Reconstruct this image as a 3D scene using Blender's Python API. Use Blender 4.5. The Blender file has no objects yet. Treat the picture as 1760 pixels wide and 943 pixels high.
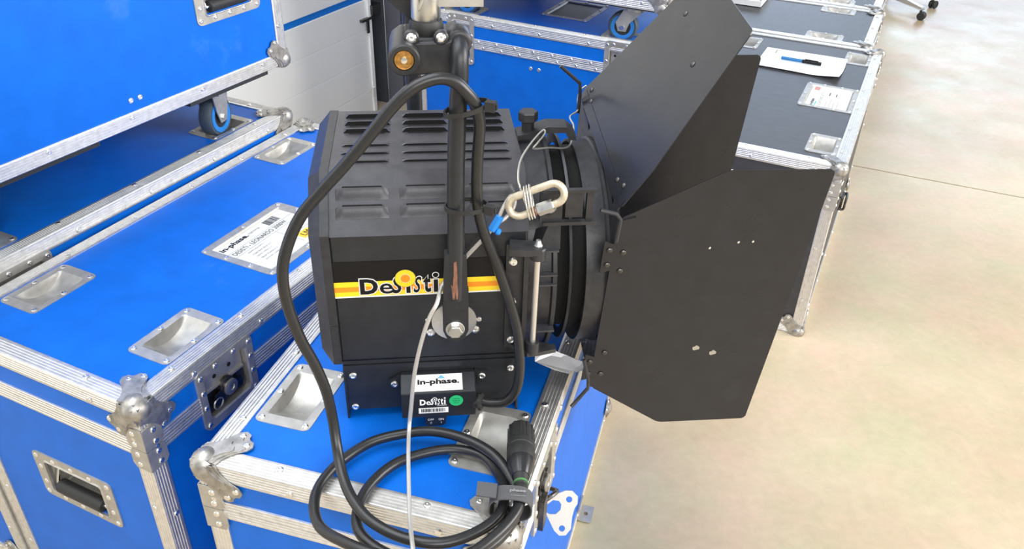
import bpy, bmesh, math, random
from mathutils import Vector, Matrix
random.seed(7)
S = bpy.context.scene
COL = S.collection
R = math.radians

# ------------------------------------------------------------------ camera
cd = bpy.data.cameras.new('camera')
cd.sensor_fit = 'HORIZONTAL'; cd.sensor_width = 36.0; cd.lens = 29.202
cd.clip_start = 0.02; cd.clip_end = 100
cam = bpy.data.objects.new('camera', cd); COL.objects.link(cam)
RT = Vector((0.99952225, 0.01688047, 0.02589038)); UP = Vector((-0.03090732, 0.54590334, 0.8372779)); FW = Vector((0, 0.8376781, -0.54616427))
cam.matrix_world = Matrix(((RT.x, UP.x, -FW.x, 0), (RT.y, UP.y, -FW.y, 0), (RT.z, UP.z, -FW.z, 1.45), (0, 0, 0, 1)))
S.camera = cam

# ------------------------------------------------------------------ world, lights, exposure
wd = bpy.data.worlds.new('world'); S.world = wd; wd.use_nodes = True
bg = wd.node_tree.nodes['Background']
bg.inputs[0].default_value = (0.93, 0.96, 1.0, 1); bg.inputs[1].default_value = 0.50

def area(name, loc, target, sx, sy, power, color=(1, 1, 1)):
    l = bpy.data.lights.new(name, 'AREA'); l.shape = 'RECTANGLE'; l.size = sx; l.size_y = sy
    l.energy = power; l.color = color
    o = bpy.data.objects.new(name, l); COL.objects.link(o); o.location = loc
    o.rotation_euler = (Vector(target) - Vector(loc)).to_track_quat('-Z', 'Y').to_euler()
    return o
area('window_light', (5.5, 0.6, 2.7), (-0.4, 1.4, 0.5), 4.5, 2.6, 480, (1.0, 0.985, 0.96))
area('far_window_light', (5.0, 12.0, 2.6), (1.5, 3.0, 0.0), 7.0, 2.2, 280, (0.60, 0.76, 1.0))
area('rear_fill_light', (1.2, -3.2, 3.1), (-0.6, 2.6, 0.5), 4.0, 2.0, 190, (1.0, 0.98, 0.95))  # unseen fill, added to brighten the door and camera-facing sides
area('roof_light', (-1.5, 1.0, 4.3), (-0.1, 1.6, 0.3), 3.5, 3.5, 205, (0.90, 0.95, 1.0))

vs = S.view_settings
S.display_settings.display_device = 'sRGB'
vs.view_transform = 'Standard'; vs.look = 'None'; vs.gamma = 1.0; vs.exposure = -0.04; vs.use_curve_mapping = False

# ------------------------------------------------------------------ materials
def mat(name, col, rough=0.5, metal=0.0, spec=0.5, noise=0.0, nscale=30.0, bump=0.0, bscale=200.0, rvar=0.0, col2=None, cmask=(0.55, 0.7), coat=0.0, stretch=None):
    m = bpy.data.materials.new(name); m.use_nodes = True
    nt = m.node_tree; N = nt.nodes; L = nt.links
    b = N['Principled BSDF']
    b.inputs['Base Color'].default_value = (*col, 1); b.inputs['Roughness'].default_value = rough
    b.inputs['Metallic'].default_value = metal; b.inputs['Specular IOR Level'].default_value = spec
    if coat: b.inputs['Coat Weight'].default_value = coat
    tc = N.new('ShaderNodeTexCoord')
    vec = tc.outputs['Object']
    if stretch:
        mp = N.new('ShaderNodeMapping'); mp.inputs['Scale'].default_value = stretch
        L.new(vec, mp.inputs['Vector']); vec = mp.outputs['Vector']
    if noise or col2 or rvar:
        n = N.new('ShaderNodeTexNoise'); n.inputs['Scale'].default_value = nscale; n.inputs['Detail'].default_value = 6; n.inputs['Roughness'].default_value = 0.65
        L.new(vec, n.inputs['Vector'])
        cur = None
        if col2:
            r = N.new('ShaderNodeMapRange'); r.inputs[1].default_value = cmask[0]; r.inputs[2].default_value = cmask[1]
            L.new(n.outputs['Fac'], r.inputs[0])
            mx = N.new('ShaderNodeMix'); mx.data_type = 'RGBA'
            mx.inputs['A'].default_value = (*col, 1); mx.inputs['B'].default_value = (*col2, 1)
            L.new(r.outputs[0], mx.inputs['Factor']); cur = mx.outputs['Result']
        if noise:
            n2 = N.new('ShaderNodeTexNoise'); n2.inputs['Scale'].default_value = nscale * 2.3; n2.inputs['Detail'].default_value = 4
            L.new(vec, n2.inputs['Vector'])
            r2 = N.new('ShaderNodeMapRange'); r2.inputs[3].default_value = 1 - noise; r2.inputs[4].default_value = 1 + noise
            r2.inputs[1].default_value = 0.3; r2.inputs[2].default_value = 0.7
            L.new(n2.outputs['Fac'], r2.inputs[0])
            hm = N.new('ShaderNodeVectorMath'); hm.operation = 'SCALE'
            if cur: L.new(cur, hm.inputs[0])
            else: hm.inputs[0].default_value = col
            L.new(r2.outputs[0], hm.inputs['Scale']); cur = hm.outputs[0]
        if cur: L.new(cur, b.inputs['Base Color'])
        if rvar:
            r3 = N.new('ShaderNodeMapRange'); r3.inputs[1].default_value = 0.3; r3.inputs[2].default_value = 0.7
            r3.inputs[3].default_value = max(0.05, rough - rvar); r3.inputs[4].default_value = min(1, rough + rvar)
            L.new(n.outputs['Fac'], r3.inputs[0]); L.new(r3.outputs[0], b.inputs['Roughness'])
    if bump:
        nb = N.new('ShaderNodeTexNoise'); nb.inputs['Scale'].default_value = bscale; nb.inputs['Detail'].default_value = 2
        L.new(vec, nb.inputs['Vector'])
        bp = N.new('ShaderNodeBump'); bp.inputs['Strength'].default_value = bump; bp.inputs['Distance'].default_value = 0.001
        L.new(nb.outputs['Fac'], bp.inputs['Height']); L.new(bp.outputs['Normal'], b.inputs['Normal'])
    return m

M_BLUE = mat('blue_laminate', (0.0, 0.128, 0.60), 0.45, spec=0.28, noise=0.08, nscale=7, bump=0.22, bscale=420, col2=(0.06, 0.21, 0.58), cmask=(0.62, 0.88))
M_BLACKLAM = mat('black_laminate', (0.040, 0.040, 0.043), 0.42, noise=0.18, nscale=12, bump=0.25, bscale=420, col2=(0.10, 0.10, 0.105), cmask=(0.62, 0.85), stretch=(1, 4, 1))
M_ALU = mat('aluminium_extrusion', (0.76, 0.75, 0.73), 0.40, 0.88, noise=0.10, nscale=40, rvar=0.08, col2=(0.55, 0.53, 0.50), cmask=(0.62, 0.72))
M_ZINC = mat('zinc_plate', (0.50, 0.485, 0.45), 0.48, 0.75, noise=0.12, nscale=25, rvar=0.08)
M_CORNER = mat('worn_steel_corner', (0.42, 0.405, 0.38), 0.46, 0.9, noise=0.25, nscale=35, rvar=0.1, col2=(0.26, 0.23, 0.20), cmask=(0.58, 0.72))
M_RIVET = mat('rivet_steel', (0.86, 0.85, 0.82), 0.28, 1.0)
M_DARKSTEEL = mat('dark_steel', (0.12, 0.115, 0.11), 0.38, 1.0, noise=0.3, nscale=60)
M_CHROME = mat('bright_steel', (0.85, 0.85, 0.83), 0.2, 1.0)
M_RUBBER = mat('black_rubber', (0.020, 0.020, 0.020), 0.55, noise=0.1, nscale=50)
M_CABLE = mat('black_cable_jacket', (0.016, 0.016, 0.017), 0.34, noise=0.15, nscale=80)
M_TYRE = mat('grey_blue_tyre', (0.05, 0.07, 0.095), 0.6)
M_BLUERUB = mat('blue_wheel_rubber', (0.02, 0.20, 0.60), 0.45)
M_BOARD = mat('black_castor_board', (0.02, 0.022, 0.022), 0.6)
M_BODY = mat('black_lamp_paint', (0.016, 0.0175, 0.021), 0.40, noise=0.2, nscale=20, bump=0.12, bscale=600, col2=(0.045, 0.045, 0.05), cmask=(0.66, 0.8))
M_BODYG = mat('grey_lamp_paint', (0.050, 0.049, 0.056), 0.40, noise=0.2, nscale=20, bump=0.15, bscale=500)
M_CAST = mat('black_casting_paint', (0.026, 0.026, 0.029), 0.42, noise=0.3, nscale=30, bump=0.2, bscale=300, col2=(0.09, 0.08, 0.075), cmask=(0.66, 0.8))
M_LEAF = mat('black_leaf_paint', (0.016, 0.016, 0.020), 0.31, spec=0.42, noise=0.15, nscale=14, rvar=0.05, col2=(0.03, 0.03, 0.034), cmask=(0.6, 0.9))
M_RUST = mat('rubbed_primer', (0.23, 0.10, 0.06), 0.6, noise=0.35, nscale=60)
M_VOID = mat('shade_black', (0.003, 0.003, 0.003), 0.9)  # near-black standing in for shade inside vents, holes and the lens gap
M_YEL = mat('yellow_stripe', (0.98, 0.70, 0.02), 0.35)
M_ORG = mat('orange_stripe', (0.95, 0.30, 0.01), 0.35)
M_WHITE = mat('white_print', (0.88, 0.88, 0.86), 0.45)
M_BLACKP = mat('black_print', (0.004, 0.004, 0.005), 0.4, spec=0.3)
M_GREYP = mat('grey_print', (0.25, 0.25, 0.25), 0.5)
M_PAPER = mat('white_paper', (0.72, 0.71, 0.66), 0.6)
M_GREEN = mat('green_sticker', (0.02, 0.45, 0.16), 0.4)
M_LBLUE = mat('light_blue_print', (0.12, 0.42, 0.75), 0.5)
M_PENB = mat('blue_pen_plastic', (0.01, 0.16, 0.40), 0.3)
M_RED = mat('red_print', (0.5, 0.03, 0.05), 0.5)
M_LINK = mat('tarnished_zinc', (0.62, 0.55, 0.42), 0.45, 0.55, noise=0.15, nscale=60, bump=0.1)
M_WIRE = mat('steel_wire', (0.60, 0.58, 0.54), 0.35, 0.6, bump=0.6, bscale=900)
M_TIEW = mat('tie_wire', (0.66, 0.64, 0.58), 0.3, 0.8)
M_FERR = mat('blue_ferrule', (0.02, 0.24, 0.75), 0.35)
M_BRASS = mat('worn_brass', (0.55, 0.30, 0.09), 0.35, 0.9, noise=0.3, nscale=120)
M_WASH = mat('zinc_washer', (0.62, 0.62, 0.60), 0.32, 1.0, rvar=0.1, nscale=30)
M_ROD = mat('brushed_rod', (0.66, 0.64, 0.60), 0.3, 0.8)
M_GREYPL = mat('bare_grey_bracket', (0.36, 0.36, 0.37), 0.4, 0.6)
M_DOORW = mat('white_door_panel', (0.93, 0.92, 0.85), 0.5, bump=0.05, bscale=200)
M_DOORB = mat('blue_door_stripe', (0.0, 0.20, 0.70), 0.45)
M_RAIL = mat('dark_grey_rail', (0.10, 0.11, 0.12), 0.45, 0.2)
M_COLUMN = mat('grey_steel_column', (0.17, 0.17, 0.19), 0.45, 0.2)
M_WALL = mat('off_white_wall', (0.78, 0.77, 0.73), 0.8)
M_VELCRO = mat('grey_strap', (0.085, 0.085, 0.09), 0.75, bump=0.5, bscale=900)
M_GLASS = mat('dark_lens_glass', (0.05, 0.055, 0.06), 0.08, coat=0.5)
M_SILVERLEG = mat('silver_chair_leg', (0.62, 0.64, 0.68), 0.3, 0.9)

def floor_mat():
    m = bpy.data.materials.new('polished_concrete'); m.use_nodes = True
    nt = m.node_tree; N = nt.nodes; L = nt.links; b = N['Principled BSDF']
    tc = N.new('ShaderNodeTexCoord')
    def noise(sc, det=5, rough=0.6):
        n = N.new('ShaderNodeTexNoise'); n.inputs['Scale'].default_value = sc; n.inputs['Detail'].default_value = det; n.inputs['Roughness'].default_value = rough
        L.new(tc.outputs['Object'], n.inputs['Vector']); return n
    n1 = noise(1.6); cr = N.new('ShaderNodeValToRGB'); e = cr.color_ramp.elements
    e[0].position = 0.32; e[0].color = (0.43, 0.345, 0.245, 1); e[1].position = 0.72; e[1].color = (0.56, 0.47, 0.355, 1)
    L.new(n1.outputs['Fac'], cr.inputs[0])
    n2 = noise(4.5, 6, 0.7); cr2 = N.new('ShaderNodeValToRGB'); e = cr2.color_ramp.elements
    e[0].position = 0.35; e[0].color = (0.90, 1.0, 0.86, 1); e[1].position = 0.66; e[1].color = (1.08, 0.96, 0.95, 1)
    L.new(n2.outputs['Color'], cr2.inputs[0])
    mx = N.new('ShaderNodeMix'); mx.data_type = 'RGBA'; mx.blend_type = 'MULTIPLY'; mx.inputs['Factor'].default_value = 1
    L.new(cr.outputs[0], mx.inputs['A']); L.new(cr2.outputs[0], mx.inputs['B'])
    n3 = noise(38, 4, 0.7); mr = N.new('ShaderNodeMapRange'); mr.inputs[1].default_value = 0.3; mr.inputs[2].default_value = 0.7; mr.inputs[3].default_value = 0.93; mr.inputs[4].default_value = 1.06
    L.new(n3.outputs['Fac'], mr.inputs[0])
    vm = N.new('ShaderNodeVectorMath'); vm.operation = 'SCALE'; L.new(mx.outputs['Result'], vm.inputs[0]); L.new(mr.outputs[0], vm.inputs['Scale'])
    L.new(vm.outputs[0], b.inputs['Base Color'])
    r = N.new('ShaderNodeMapRange'); r.inputs[1].default_value = 0.3; r.inputs[2].default_value = 0.7; r.inputs[3].default_value = 0.30; r.inputs[4].default_value = 0.44
    L.new(n2.outputs['Fac'], r.inputs[0]); L.new(r.outputs[0], b.inputs['Roughness'])
    bp = N.new('ShaderNodeBump'); bp.inputs['Strength'].default_value = 0.08; bp.inputs['Distance'].default_value = 0.002
    L.new(n3.outputs['Fac'], bp.inputs['Height']); L.new(bp.outputs[0], b.inputs['Normal'])
    return m
M_FLOOR = floor_mat()

# ------------------------------------------------------------------ mesh helpers
def V(*a): return Vector(a)
def frame(o, x, y, n):
    return Matrix(((x[0], y[0], n[0], o[0]), (x[1], y[1], n[1], o[1]), (x[2], y[2], n[2], o[2]), (0, 0, 0, 1)))
def axisframe(o, axis, ref=None):
    n = Vector(axis).normalized()
    r = Vector(ref) if ref else (V(0, 0, 1) if abs(n.z) < 0.9 else V(1, 0, 0))
    x = r.cross(n).normalized(); y = n.cross(x)
    return frame(o, x, y, n)
def catmull(pts, k=6, closed=False):
    pts = [Vector(p) for p in pts]; n = len(pts); out = []
    rng = n if closed else n - 1
    for i in range(rng):
        if closed: a, b, c, d = pts[i - 1], pts[i], pts[(i + 1) % n], pts[(i + 2) % n]
        else:
            b, c = pts[i], pts[i + 1]
            a = pts[i - 1] if i else b * 2 - c
            d = pts[i + 2] if i + 2 < n else c * 2 - b
        for j in range(k):
            t = j / k
            out.append(0.5 * (2 * b + (c - a) * t + (2 * a - 5 * b + 4 * c - d) * t * t + (3 * b - a - 3 * c + d) * t ** 3))
    if not closed: out.append(pts[-1])
    return out

class MB:
    def __init__(s, M=None): s.v = []; s.f = []; s.m = []; s.M = M or Matrix()
    def add(s, vs, fs, mi=0, M=None):
        T = s.M @ M if M is not None else s.M
        b = len(s.v); s.v += [T @ Vector(p) for p in vs]
        for f in fs: s.f.append([i + b for i in f]); s.m.append(mi)
        return s
    def box(s, x0, x1, y0, y1, z0, z1, mi=0, M=None):
        return s.add([(x0, y0, z0), (x1, y0, z0), (x1, y1, z0), (x0, y1, z0), (x0, y0, z1), (x1, y0, z1), (x1, y1, z1), (x0, y1, z1)],
                     [(3, 2, 1, 0), (4, 5, 6, 7), (0, 1, 5, 4), (1, 2, 6, 5), (2, 3, 7, 6), (3, 0, 4, 7)], mi, M)
    def extrude(s, poly, vec, mi=0, M=None, caps=True):       # poly: 3d points, swept along vec
        n = len(poly); vec = Vector(vec); a = [Vector(p) for p in poly]
        fs = [(i, (i + 1) % n, n + (i + 1) % n, n + i) for i in range(n)]
        if caps: fs += [tuple(range(n))[::-1], tuple(range(n, 2 * n))]
        return s.add(a + [p + vec for p in a], fs, mi, M)
    def plate(s, poly, t, mi=0, M=None):                      # 2d outline in xy, from z=0 to t
        return s.extrude([(p[0], p[1], 0) for p in poly], (0, 0, t), mi, M)
    def lathe(s, prof, n=24, mi=0, M=None, closed=False):     # prof: (radius, height)
        k = len(prof); vs = []; fs = []
        for i in range(n):
            a = 2 * math.pi * i / n
            for r, h in prof: vs.append((r * math.cos(a), r * math.sin(a), h))
        rng = k if closed else k - 1
        for i in range(n):
            j = (i + 1) % n
            for q in range(rng):
                p = (q + 1) % k
                fs.append((i * k + q, j * k + q, j * k + p, i * k + p))
        if not closed:
            if prof[0][0] > 1e-6: fs.append([i * k for i in range(n)][::-1])
            if prof[-1][0] > 1e-6: fs.append([i * k + k - 1 for i in range(n)])
        return s.add(vs, fs, mi, M)
    def cyl(s, p0, p1, r, n=16, mi=0, r2=None, bev=0.0):
        p0, p1 = Vector(p0), Vector(p1); h = (p1 - p0).length; r2 = r if r2 is None else r2
        prof = [(r, 0), (r2, h)] if not bev else [(r - bev, 0), (r, bev), (r2, h - bev), (r2 - bev, h)]
        return s.lathe(prof, n, mi, axisframe(p0, p1 - p0))
    def ball(s, c, r, n=16, mi=0, sq=1.0):
        prof = [(r * math.sin(math.pi * i / 10), -r * sq * math.cos(math.pi * i / 10)) for i in range(11)]
        prof[0] = (0, prof[0][1]); prof[-1] = (0, prof[-1][1])
        return s.lathe(prof, n, mi, Matrix.Translation(Vector(c)))
    def tube(s, path, r, n=10, mi=0, closed=False, caps=True):
        P = [Vector(p) for p in path]; k = len(P); vs = []; fs = []
        T = []
        for i in range(k):
            a = P[i - 1] if (i or closed) else P[i]; b = P[(i + 1) % k] if (i < k - 1 or closed) else P[i]
            T.append((b - a).normalized())
        u = T[0].orthogonal().normalized()
        for i in range(k):
            u = (u - T[i] * u.dot(T[i])).normalized(); w = T[i].cross(u)
            rr = r[i] if isinstance(r, (list, tuple)) else r
            for j in range(n):
                a = 2 * math.pi * j / n; vs.append(P[i] + (u * math.cos(a) + w * math.sin(a)) * rr)
        for i in range(k if closed else k - 1):
            q = (i + 1) % k
            for j in range(n): fs.append((i * n + j, i * n + (j + 1) % n, q * n + (j + 1) % n, q * n + j))
        if caps and not closed: fs += [tuple(range(n))[::-1], tuple((k - 1) * n + j for j in range(n))]
        return s.add(vs, fs, mi)
    def build(s, name, mats, parent=None, smooth=35, recalc=True, clean=False):
        me = bpy.data.meshes.new(name); me.from_pydata([tuple(p) for p in s.v], [], s.f)
        if not isinstance(mats, (list, tuple)): mats = [mats]
        for m in mats: me.materials.append(m)
        for p, mi in zip(me.polygons, s.m): p.material_index = mi
        if recalc or clean:
            bm = bmesh.new(); bm.from_mesh(me)
            if clean: bmesh.ops.remove_doubles(bm, verts=bm.verts, dist=1e-6)
            bmesh.ops.recalc_face_normals(bm, faces=bm.faces); bm.to_mesh(me); bm.free()
        if smooth:
            me.shade_smooth(); me.set_sharp_from_angle(angle=R(smooth))
        me.update()
        return link(name, me, parent)

def link(name, me, parent=None):
    o = bpy.data.objects.new(name, me); COL.objects.link(o)
    if parent: o.parent = parent
    return o
def thing(name, label, cat, loc=(0, 0, 0), rz=0.0, group=None):
    o = bpy.data.objects.new(name, None); COL.objects.link(o); o.empty_display_size = 0.1
    o.location = loc; o.rotation_euler = (0, 0, rz); o['label'] = label; o['category'] = cat
    if group: o['group'] = group
    return o
def tag(o, label, cat, group=None):
    o['label'] = label; o['category'] = cat
    if group: o['group'] = group
    return o
def structure(o): o['kind'] = 'structure'; return o
def rrect(hx, hy, r, k=4):
    out = []
    for cx, cy, a0 in ((hx - r, hy - r, 0), (-hx + r, hy - r, 90), (-hx + r, -hy + r, 180), (hx - r, -hy + r, 270)):
        for i in range(k + 1):
            a = R(a0 + 90 * i / k); out.append((cx + r * math.cos(a), cy + r * math.sin(a)))
    return out
def text(body, width, height, Mx, material, parent, name, offset=0.0, lift=0.0003, shear=0.0, kind=None):
    """flat lettering; lower-left corner at the origin of Mx, fitted to width x height"""
    c = bpy.data.curves.new(name, 'FONT'); c.body = body; c.size = 1.0; c.extrude = 0.0; c.offset = offset; c.shear = shear
    c.resolution_u = 3
    tmp = bpy.data.objects.new('tmp_text', c)
    me = bpy.data.meshes.new_from_object(tmp); bpy.data.objects.remove(tmp); bpy.data.curves.remove(c)
    xs = [v.co.x for v in me.vertices]; ys = [v.co.y for v in me.vertices]
    x0, x1, y0, y1 = min(xs), max(xs), min(ys), max(ys)
    sx = width / (x1 - x0); sy = height / (y1 - y0)
    for v in me.vertices: v.co = Mx @ V((v.co.x - x0) * sx, (v.co.y - y0) * sy, lift)
    me.materials.clear(); me.materials.append(material); me.name = name
    return link(name, me, parent)

# rivets: one shared mesh
_r = MB(); _r.lathe([(0.0050, 0.0), (0.0050, 0.0007), (0.0040, 0.0019), (0.0022, 0.0024), (0.0012, 0.0021), (0.0, 0.0016)], 10)
_ro = _r.build('rivet', M_RIVET); RIVET = _ro.data; bpy.data.objects.remove(_ro)
_r = MB(); _r.lathe([(0.0055, 0.0), (0.0055, 0.0012), (0.0042, 0.0026), (0.0026, 0.0028), (0.0018, 0.0018), (0.0, 0.0016)], 10)
_ro = _r.build('screw', M_RIVET); SCREW = _ro.data; bpy.data.objects.remove(_ro)
_r = MB(); _r.lathe([(0.0042, 0.0), (0.0042, 0.0012), (0.003, 0.0022), (0.0, 0.0026)], 8)
_ro = _r.build('black_rivet', M_DARKSTEEL); BRIVET = _ro.data; bpy.data.objects.remove(_ro)
def rivet(parent, p, n, me=None, s=1.0, name='rivet'):
    o = link(name, me or RIVET, parent); o.location = p
    o.rotation_euler = Vector(n).to_track_quat('Z', 'Y').to_euler()
    if s != 1.0: o.scale = (s, s, s)
    return o
class RivetSet:                                     # either separate rivets or one joined part
    def __init__(s, single, sc=1.0): s.single = single; s.mb = MB(); s.n = 0; s.sc = sc
    def put(s, parent, p, n):
        if s.single: rivet(parent, p, n, s=s.sc)
        else:
            k = s.sc
            s.mb.lathe([(0.0050 * k, 0.0), (0.0050 * k, 0.0007), (0.0036 * k, 0.0022), (0.0, 0.0025)], 7, 0, axisframe(p, n)); s.n += 1
    def close(s, parent):
        if s.n: o = s.mb.build('rivets', M_RIVET, parent); o['kind'] = 'stuff'

# ------------------------------------------------------------------ flight case
EW = 0.030                                          # leg of the edge extrusion
def edge_profile():
    """(distance from the arris along the leg, depth below the face)"""
    pts = [(EW, 0.0032), (EW, 0.0006)]
    for a in (0.0265, 0.0215, 0.0165, 0.0115, 0.0065):
        pts += [(a, 0.0), (a - 0.0026, 0.0), (a - 0.0034, 0.0009), (a - 0.0040, 0.0009)]
    return pts
EP = edge_profile()
def extrusion(mb, p0, p1, n1, n2):
    p0, p1, n1, n2 = Vector(p0), Vector(p1), Vector(n1), Vector(n2)
    poly = [p0 - n2 * s - n1 * d for s, d in EP]
    r = 0.0026
    for a in (0, 30, 60, 90):
        c = p0 - n1 * r - n2 * r
        poly.append(c + n1 * r * math.cos(R(a)) + n2 * r * math.sin(R(a)))
    poly += [p0 - n1 * s - n2 * d for s, d in EP[::-1]]
    poly.append(p0 - n1 * 0.0034 - n2 * 0.0034)
    mb.extrude(poly, p1 - p0)
def strip(mb, p0, p1, n, up, w):
    """flat ridged strip; p0-p1 is its lower edge, face normal n"""
    p0, p1, n, up = Vector(p0), Vector(p1), Vector(n), Vector(up)
    poly = [p0 - n * 0.0032]
    k = 3; st = w / k
    for i in range(k):
        a = i * st
        poly += [p0 + up * (a + 0.0003) - n * 0.0008, p0 + up * (a + 0.001), p0 + up * (a + st - 0.001), p0 + up * (a + st - 0.0003) - n * 0.0008]
    poly.append(p0 + up * w - n * 0.0032)
    mb.extrude(poly, p1 - p0)

LOBE = [(0, 0), (.033, 0), (.0355, .010), (.042, .020), (.051, .029), (.060, .034), (.0645, .042), (.0615, .0505), (.054, .0535), (.0515, .0565),
        (.0505, .063), (.042, .0675), (.033, .063), (.0275, .053), (.019, .043), (.0095, .0365), (0, .034)]
def ball_corner(case, c, n, rs, single, worn=None):
    c = Vector(c); n = [Vector(q) for q in n]
    mb = MB()
    cc = c - (n[0] + n[1] + n[2]) * 0.0110
    mb.ball(cc, 0.0218, 18)
    for i in range(3):
        N, A, B = n[i], -n[(i + 1) % 3], -n[(i + 2) % 3]
        if A.cross(B).dot(N) < 0: A, B = B, A
        Mx = frame(c + N * 0.0006, A, B, N)
        mb.plate(LOBE, 0.0018, 0, Mx)
        mb.plate([(p[0] * .88, p[1] * .88) for p in LOBE], 0.0034, 0, Mx); mb.plate([(p[0] * .68, p[1] * .68) for p in LOBE], 0.0056, 0, Mx)
    o = mb.build('ball_corner', M_CORNER, case, smooth=40)
    for i in range(3):
        N, A, B = n[i], -n[(i + 1) % 3], -n[(i + 2) % 3]
        for a, b in ((.040, .058), (.0545, .043)):
            rs.put(o, c + A * a + B * b + N * 0.0024, N)
    return o
def brace(case, c, nx, ny, z0, z1, rs):
    """angle plate wrapped round a vertical case edge"""
    c = Vector(c); nx, ny = Vector(nx), Vector(ny); w = 0.034
    mb = MB()
    for N, T in ((nx, ny), (ny, nx)):
        A = -T; B = V(0, 0, 1)
        poly = [(-.0015, z0), (w - .006, z0), (w, z0 + .008), (w, z1 - .008), (w - .006, z1), (-.0015, z1)]
        mb.extrude([c + A * p[0] + B * p[1] + N * 0.0003 for p in poly], N * 0.0018)
    o = mb.build('corner_brace', M_ZINC, case)
    for N, T in ((nx, ny), (ny, nx)):
        for z in (z0 + .010, z1 - .010): rs.put(o, c - T * 0.0185 + V(0, 0, z) + N * 0.0021, N)

def face_frames(W, L, H):
    return {'front': frame((0, 0, 0), (1, 0, 0), (0, 0, 1), (0, -1, 0)), 'right': frame((W, 0, 0), (0, 1, 0), (0, 0, 1), (1, 0, 0)),
            'back': frame((W, L, 0), (-1, 0, 0), (0, 0, 1), (0, 1, 0)), 'left': frame((0, L, 0), (0, -1, 0), (0, 0, 1), (-1, 0, 0)),
            'top': frame((0, 0, H), (1, 0, 0), (0, 1, 0), (0, 0, 1)), 'bottom': frame((0, L, 0), (1, 0, 0), (0, -1, 0), (0, 0, -1))}
def panel(case, name, Mx, w, h, holes, material, depth=0.003, t=0.006):
    xs = sorted({0.004, w - 0.004} | {q for a in holes for q in (a[0], a[1])})
    ys = sorted({0.004, h - 0.004} | {q for a in holes for q in (a[2], a[3])})
    def solid(i, j):
        if not (0 <= i < len(xs) - 1 and 0 <= j < len(ys) - 1): return False
        cx, cy = (xs[i] + xs[i + 1]) / 2, (ys[j] + ys[j + 1]) / 2
        return not any(a[0] < cx < a[1] and a[2] < cy < a[3] for a in holes)
    mb = MB(Mx); z1, z0 = -depth, -depth - t
    for i in range(len(xs) - 1):
        for j in range(len(ys) - 1):
            if not solid(i, j): continue
            x0, x1, y0, y1 = xs[i], xs[i + 1], ys[j], ys[j + 1]
            mb.add([(x0, y0, z1), (x1, y0, z1), (x1, y1, z1), (x0, y1, z1)], [(0, 1, 2, 3)])
            mb.add([(x0, y0, z0), (x1, y0, z0), (x1, y1, z0), (x0, y1, z0)], [(3, 2, 1, 0)])
            for di, dj, a, b in ((-1, 0, (x0, y1), (x0, y0)), (1, 0, (x1, y0), (x1, y1)), (0, -1, (x0, y0), (x1, y0)), (0, 1, (x1, y1), (x0, y1))):
                if not solid(i + di, j + dj):
                    mb.add([(*a, z0), (*b, z0), (*b, z1), (*a, z1)], [(0, 1, 2, 3)])
    return mb.build(name, material, case, smooth=0, recalc=False)

def heightplate(hx, hy, cr, depthf, gx, gy, top=0.0012, skirt=0.004):
    """rounded plate with a pressed well; grid in local xy, well depth from depthf(x, y)"""
    vs, fs = [], []
    nx, ny = len(gx), len(gy)
    for y in gy:
        for x in gx:
            px, py = x, y
            ax, ay = abs(x) - (hx - cr), abs(y) - (hy - cr)
            if ax > 0 and ay > 0:
                k = max(ax, ay) / math.hypot(ax, ay)
                px = math.copysign(hx - cr + ax * k, x); py = math.copysign(hy - cr + ay * k, y)
            vs.append((px, py, top - depthf(px, py)))
    for j in range(ny - 1):
        for i in range(nx - 1):
            a = j * nx + i; fs.append((a, a + 1, a + nx + 1, a + nx))
    ring = [i for i in range(nx)] + [j * nx + nx - 1 for j in range(1, ny)] + [(ny - 1) * nx + i for i in range(nx - 2, -1, -1)] + [j * nx for j in range(ny - 2, 0, -1)]
    b = len(vs); vs += [(vs[i][0], vs[i][1], top - skirt) for i in ring]
    n = len(ring)
    for i in range(n): fs.append((ring[(i + 1) % n], ring[i], b + i, b + (i + 1) % n))
    return vs, fs
def lin(a, b, n): return [a + (b - a) * i / (n - 1) for i in range(n)]
def sstep(a, b, x):
    t = min(1, max(0, (x - a) / (b - a))); return t * t * (3 - 2 * t)
DHX, DHY = 0.0425, 0.0665
def castor_well(x, y):
    hx, hy = 0.027, 0.046
    if abs(x) > hx + .004 or abs(y) > hy + .003: return 0.0
    arc = 0.022 * max(0, 1 - (y / (hy + .002)) ** 2)
    return arc * (1 - sstep(hx - .003, hx + .004, abs(x)))
_gx = sorted(set([round(q, 5) for q in lin(-DHX, DHX, 13)] + [s * q for s in (1, -1) for q in (.0245, .0258, .027, .0283, .0300)]))
_gy = lin(-DHY, DHY, 37)
_dv = heightplate(DHX, DHY, 0.010, castor_well, _gx, _gy)
_o = MB().add(*_dv).build('castor_dish', M_ZINC, None, smooth=30, recalc=False); DISH = _o.data; bpy.data.objects.remove(_o)
def castor_dish(case, Mx, rs, turn=False):
    o = link('castor_dish', DISH, case)
    T = Mx @ Matrix.Rotation(R(90), 4, 'Z') if turn else Mx
    o.matrix_local = T
    for x, y in ((-.034, -.057), (.034, -.057), (-.034, .057), (.034, .057), (-.0355, 0), (.0355, 0)):
        if rs.single: rivet(o, (x, y, 0.0012), (0, 0, 1))
        else: rs.put(case, T @ V(x, y, .0012), T.to_3x3() @ V(0, 0, 1))
    return o

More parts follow.
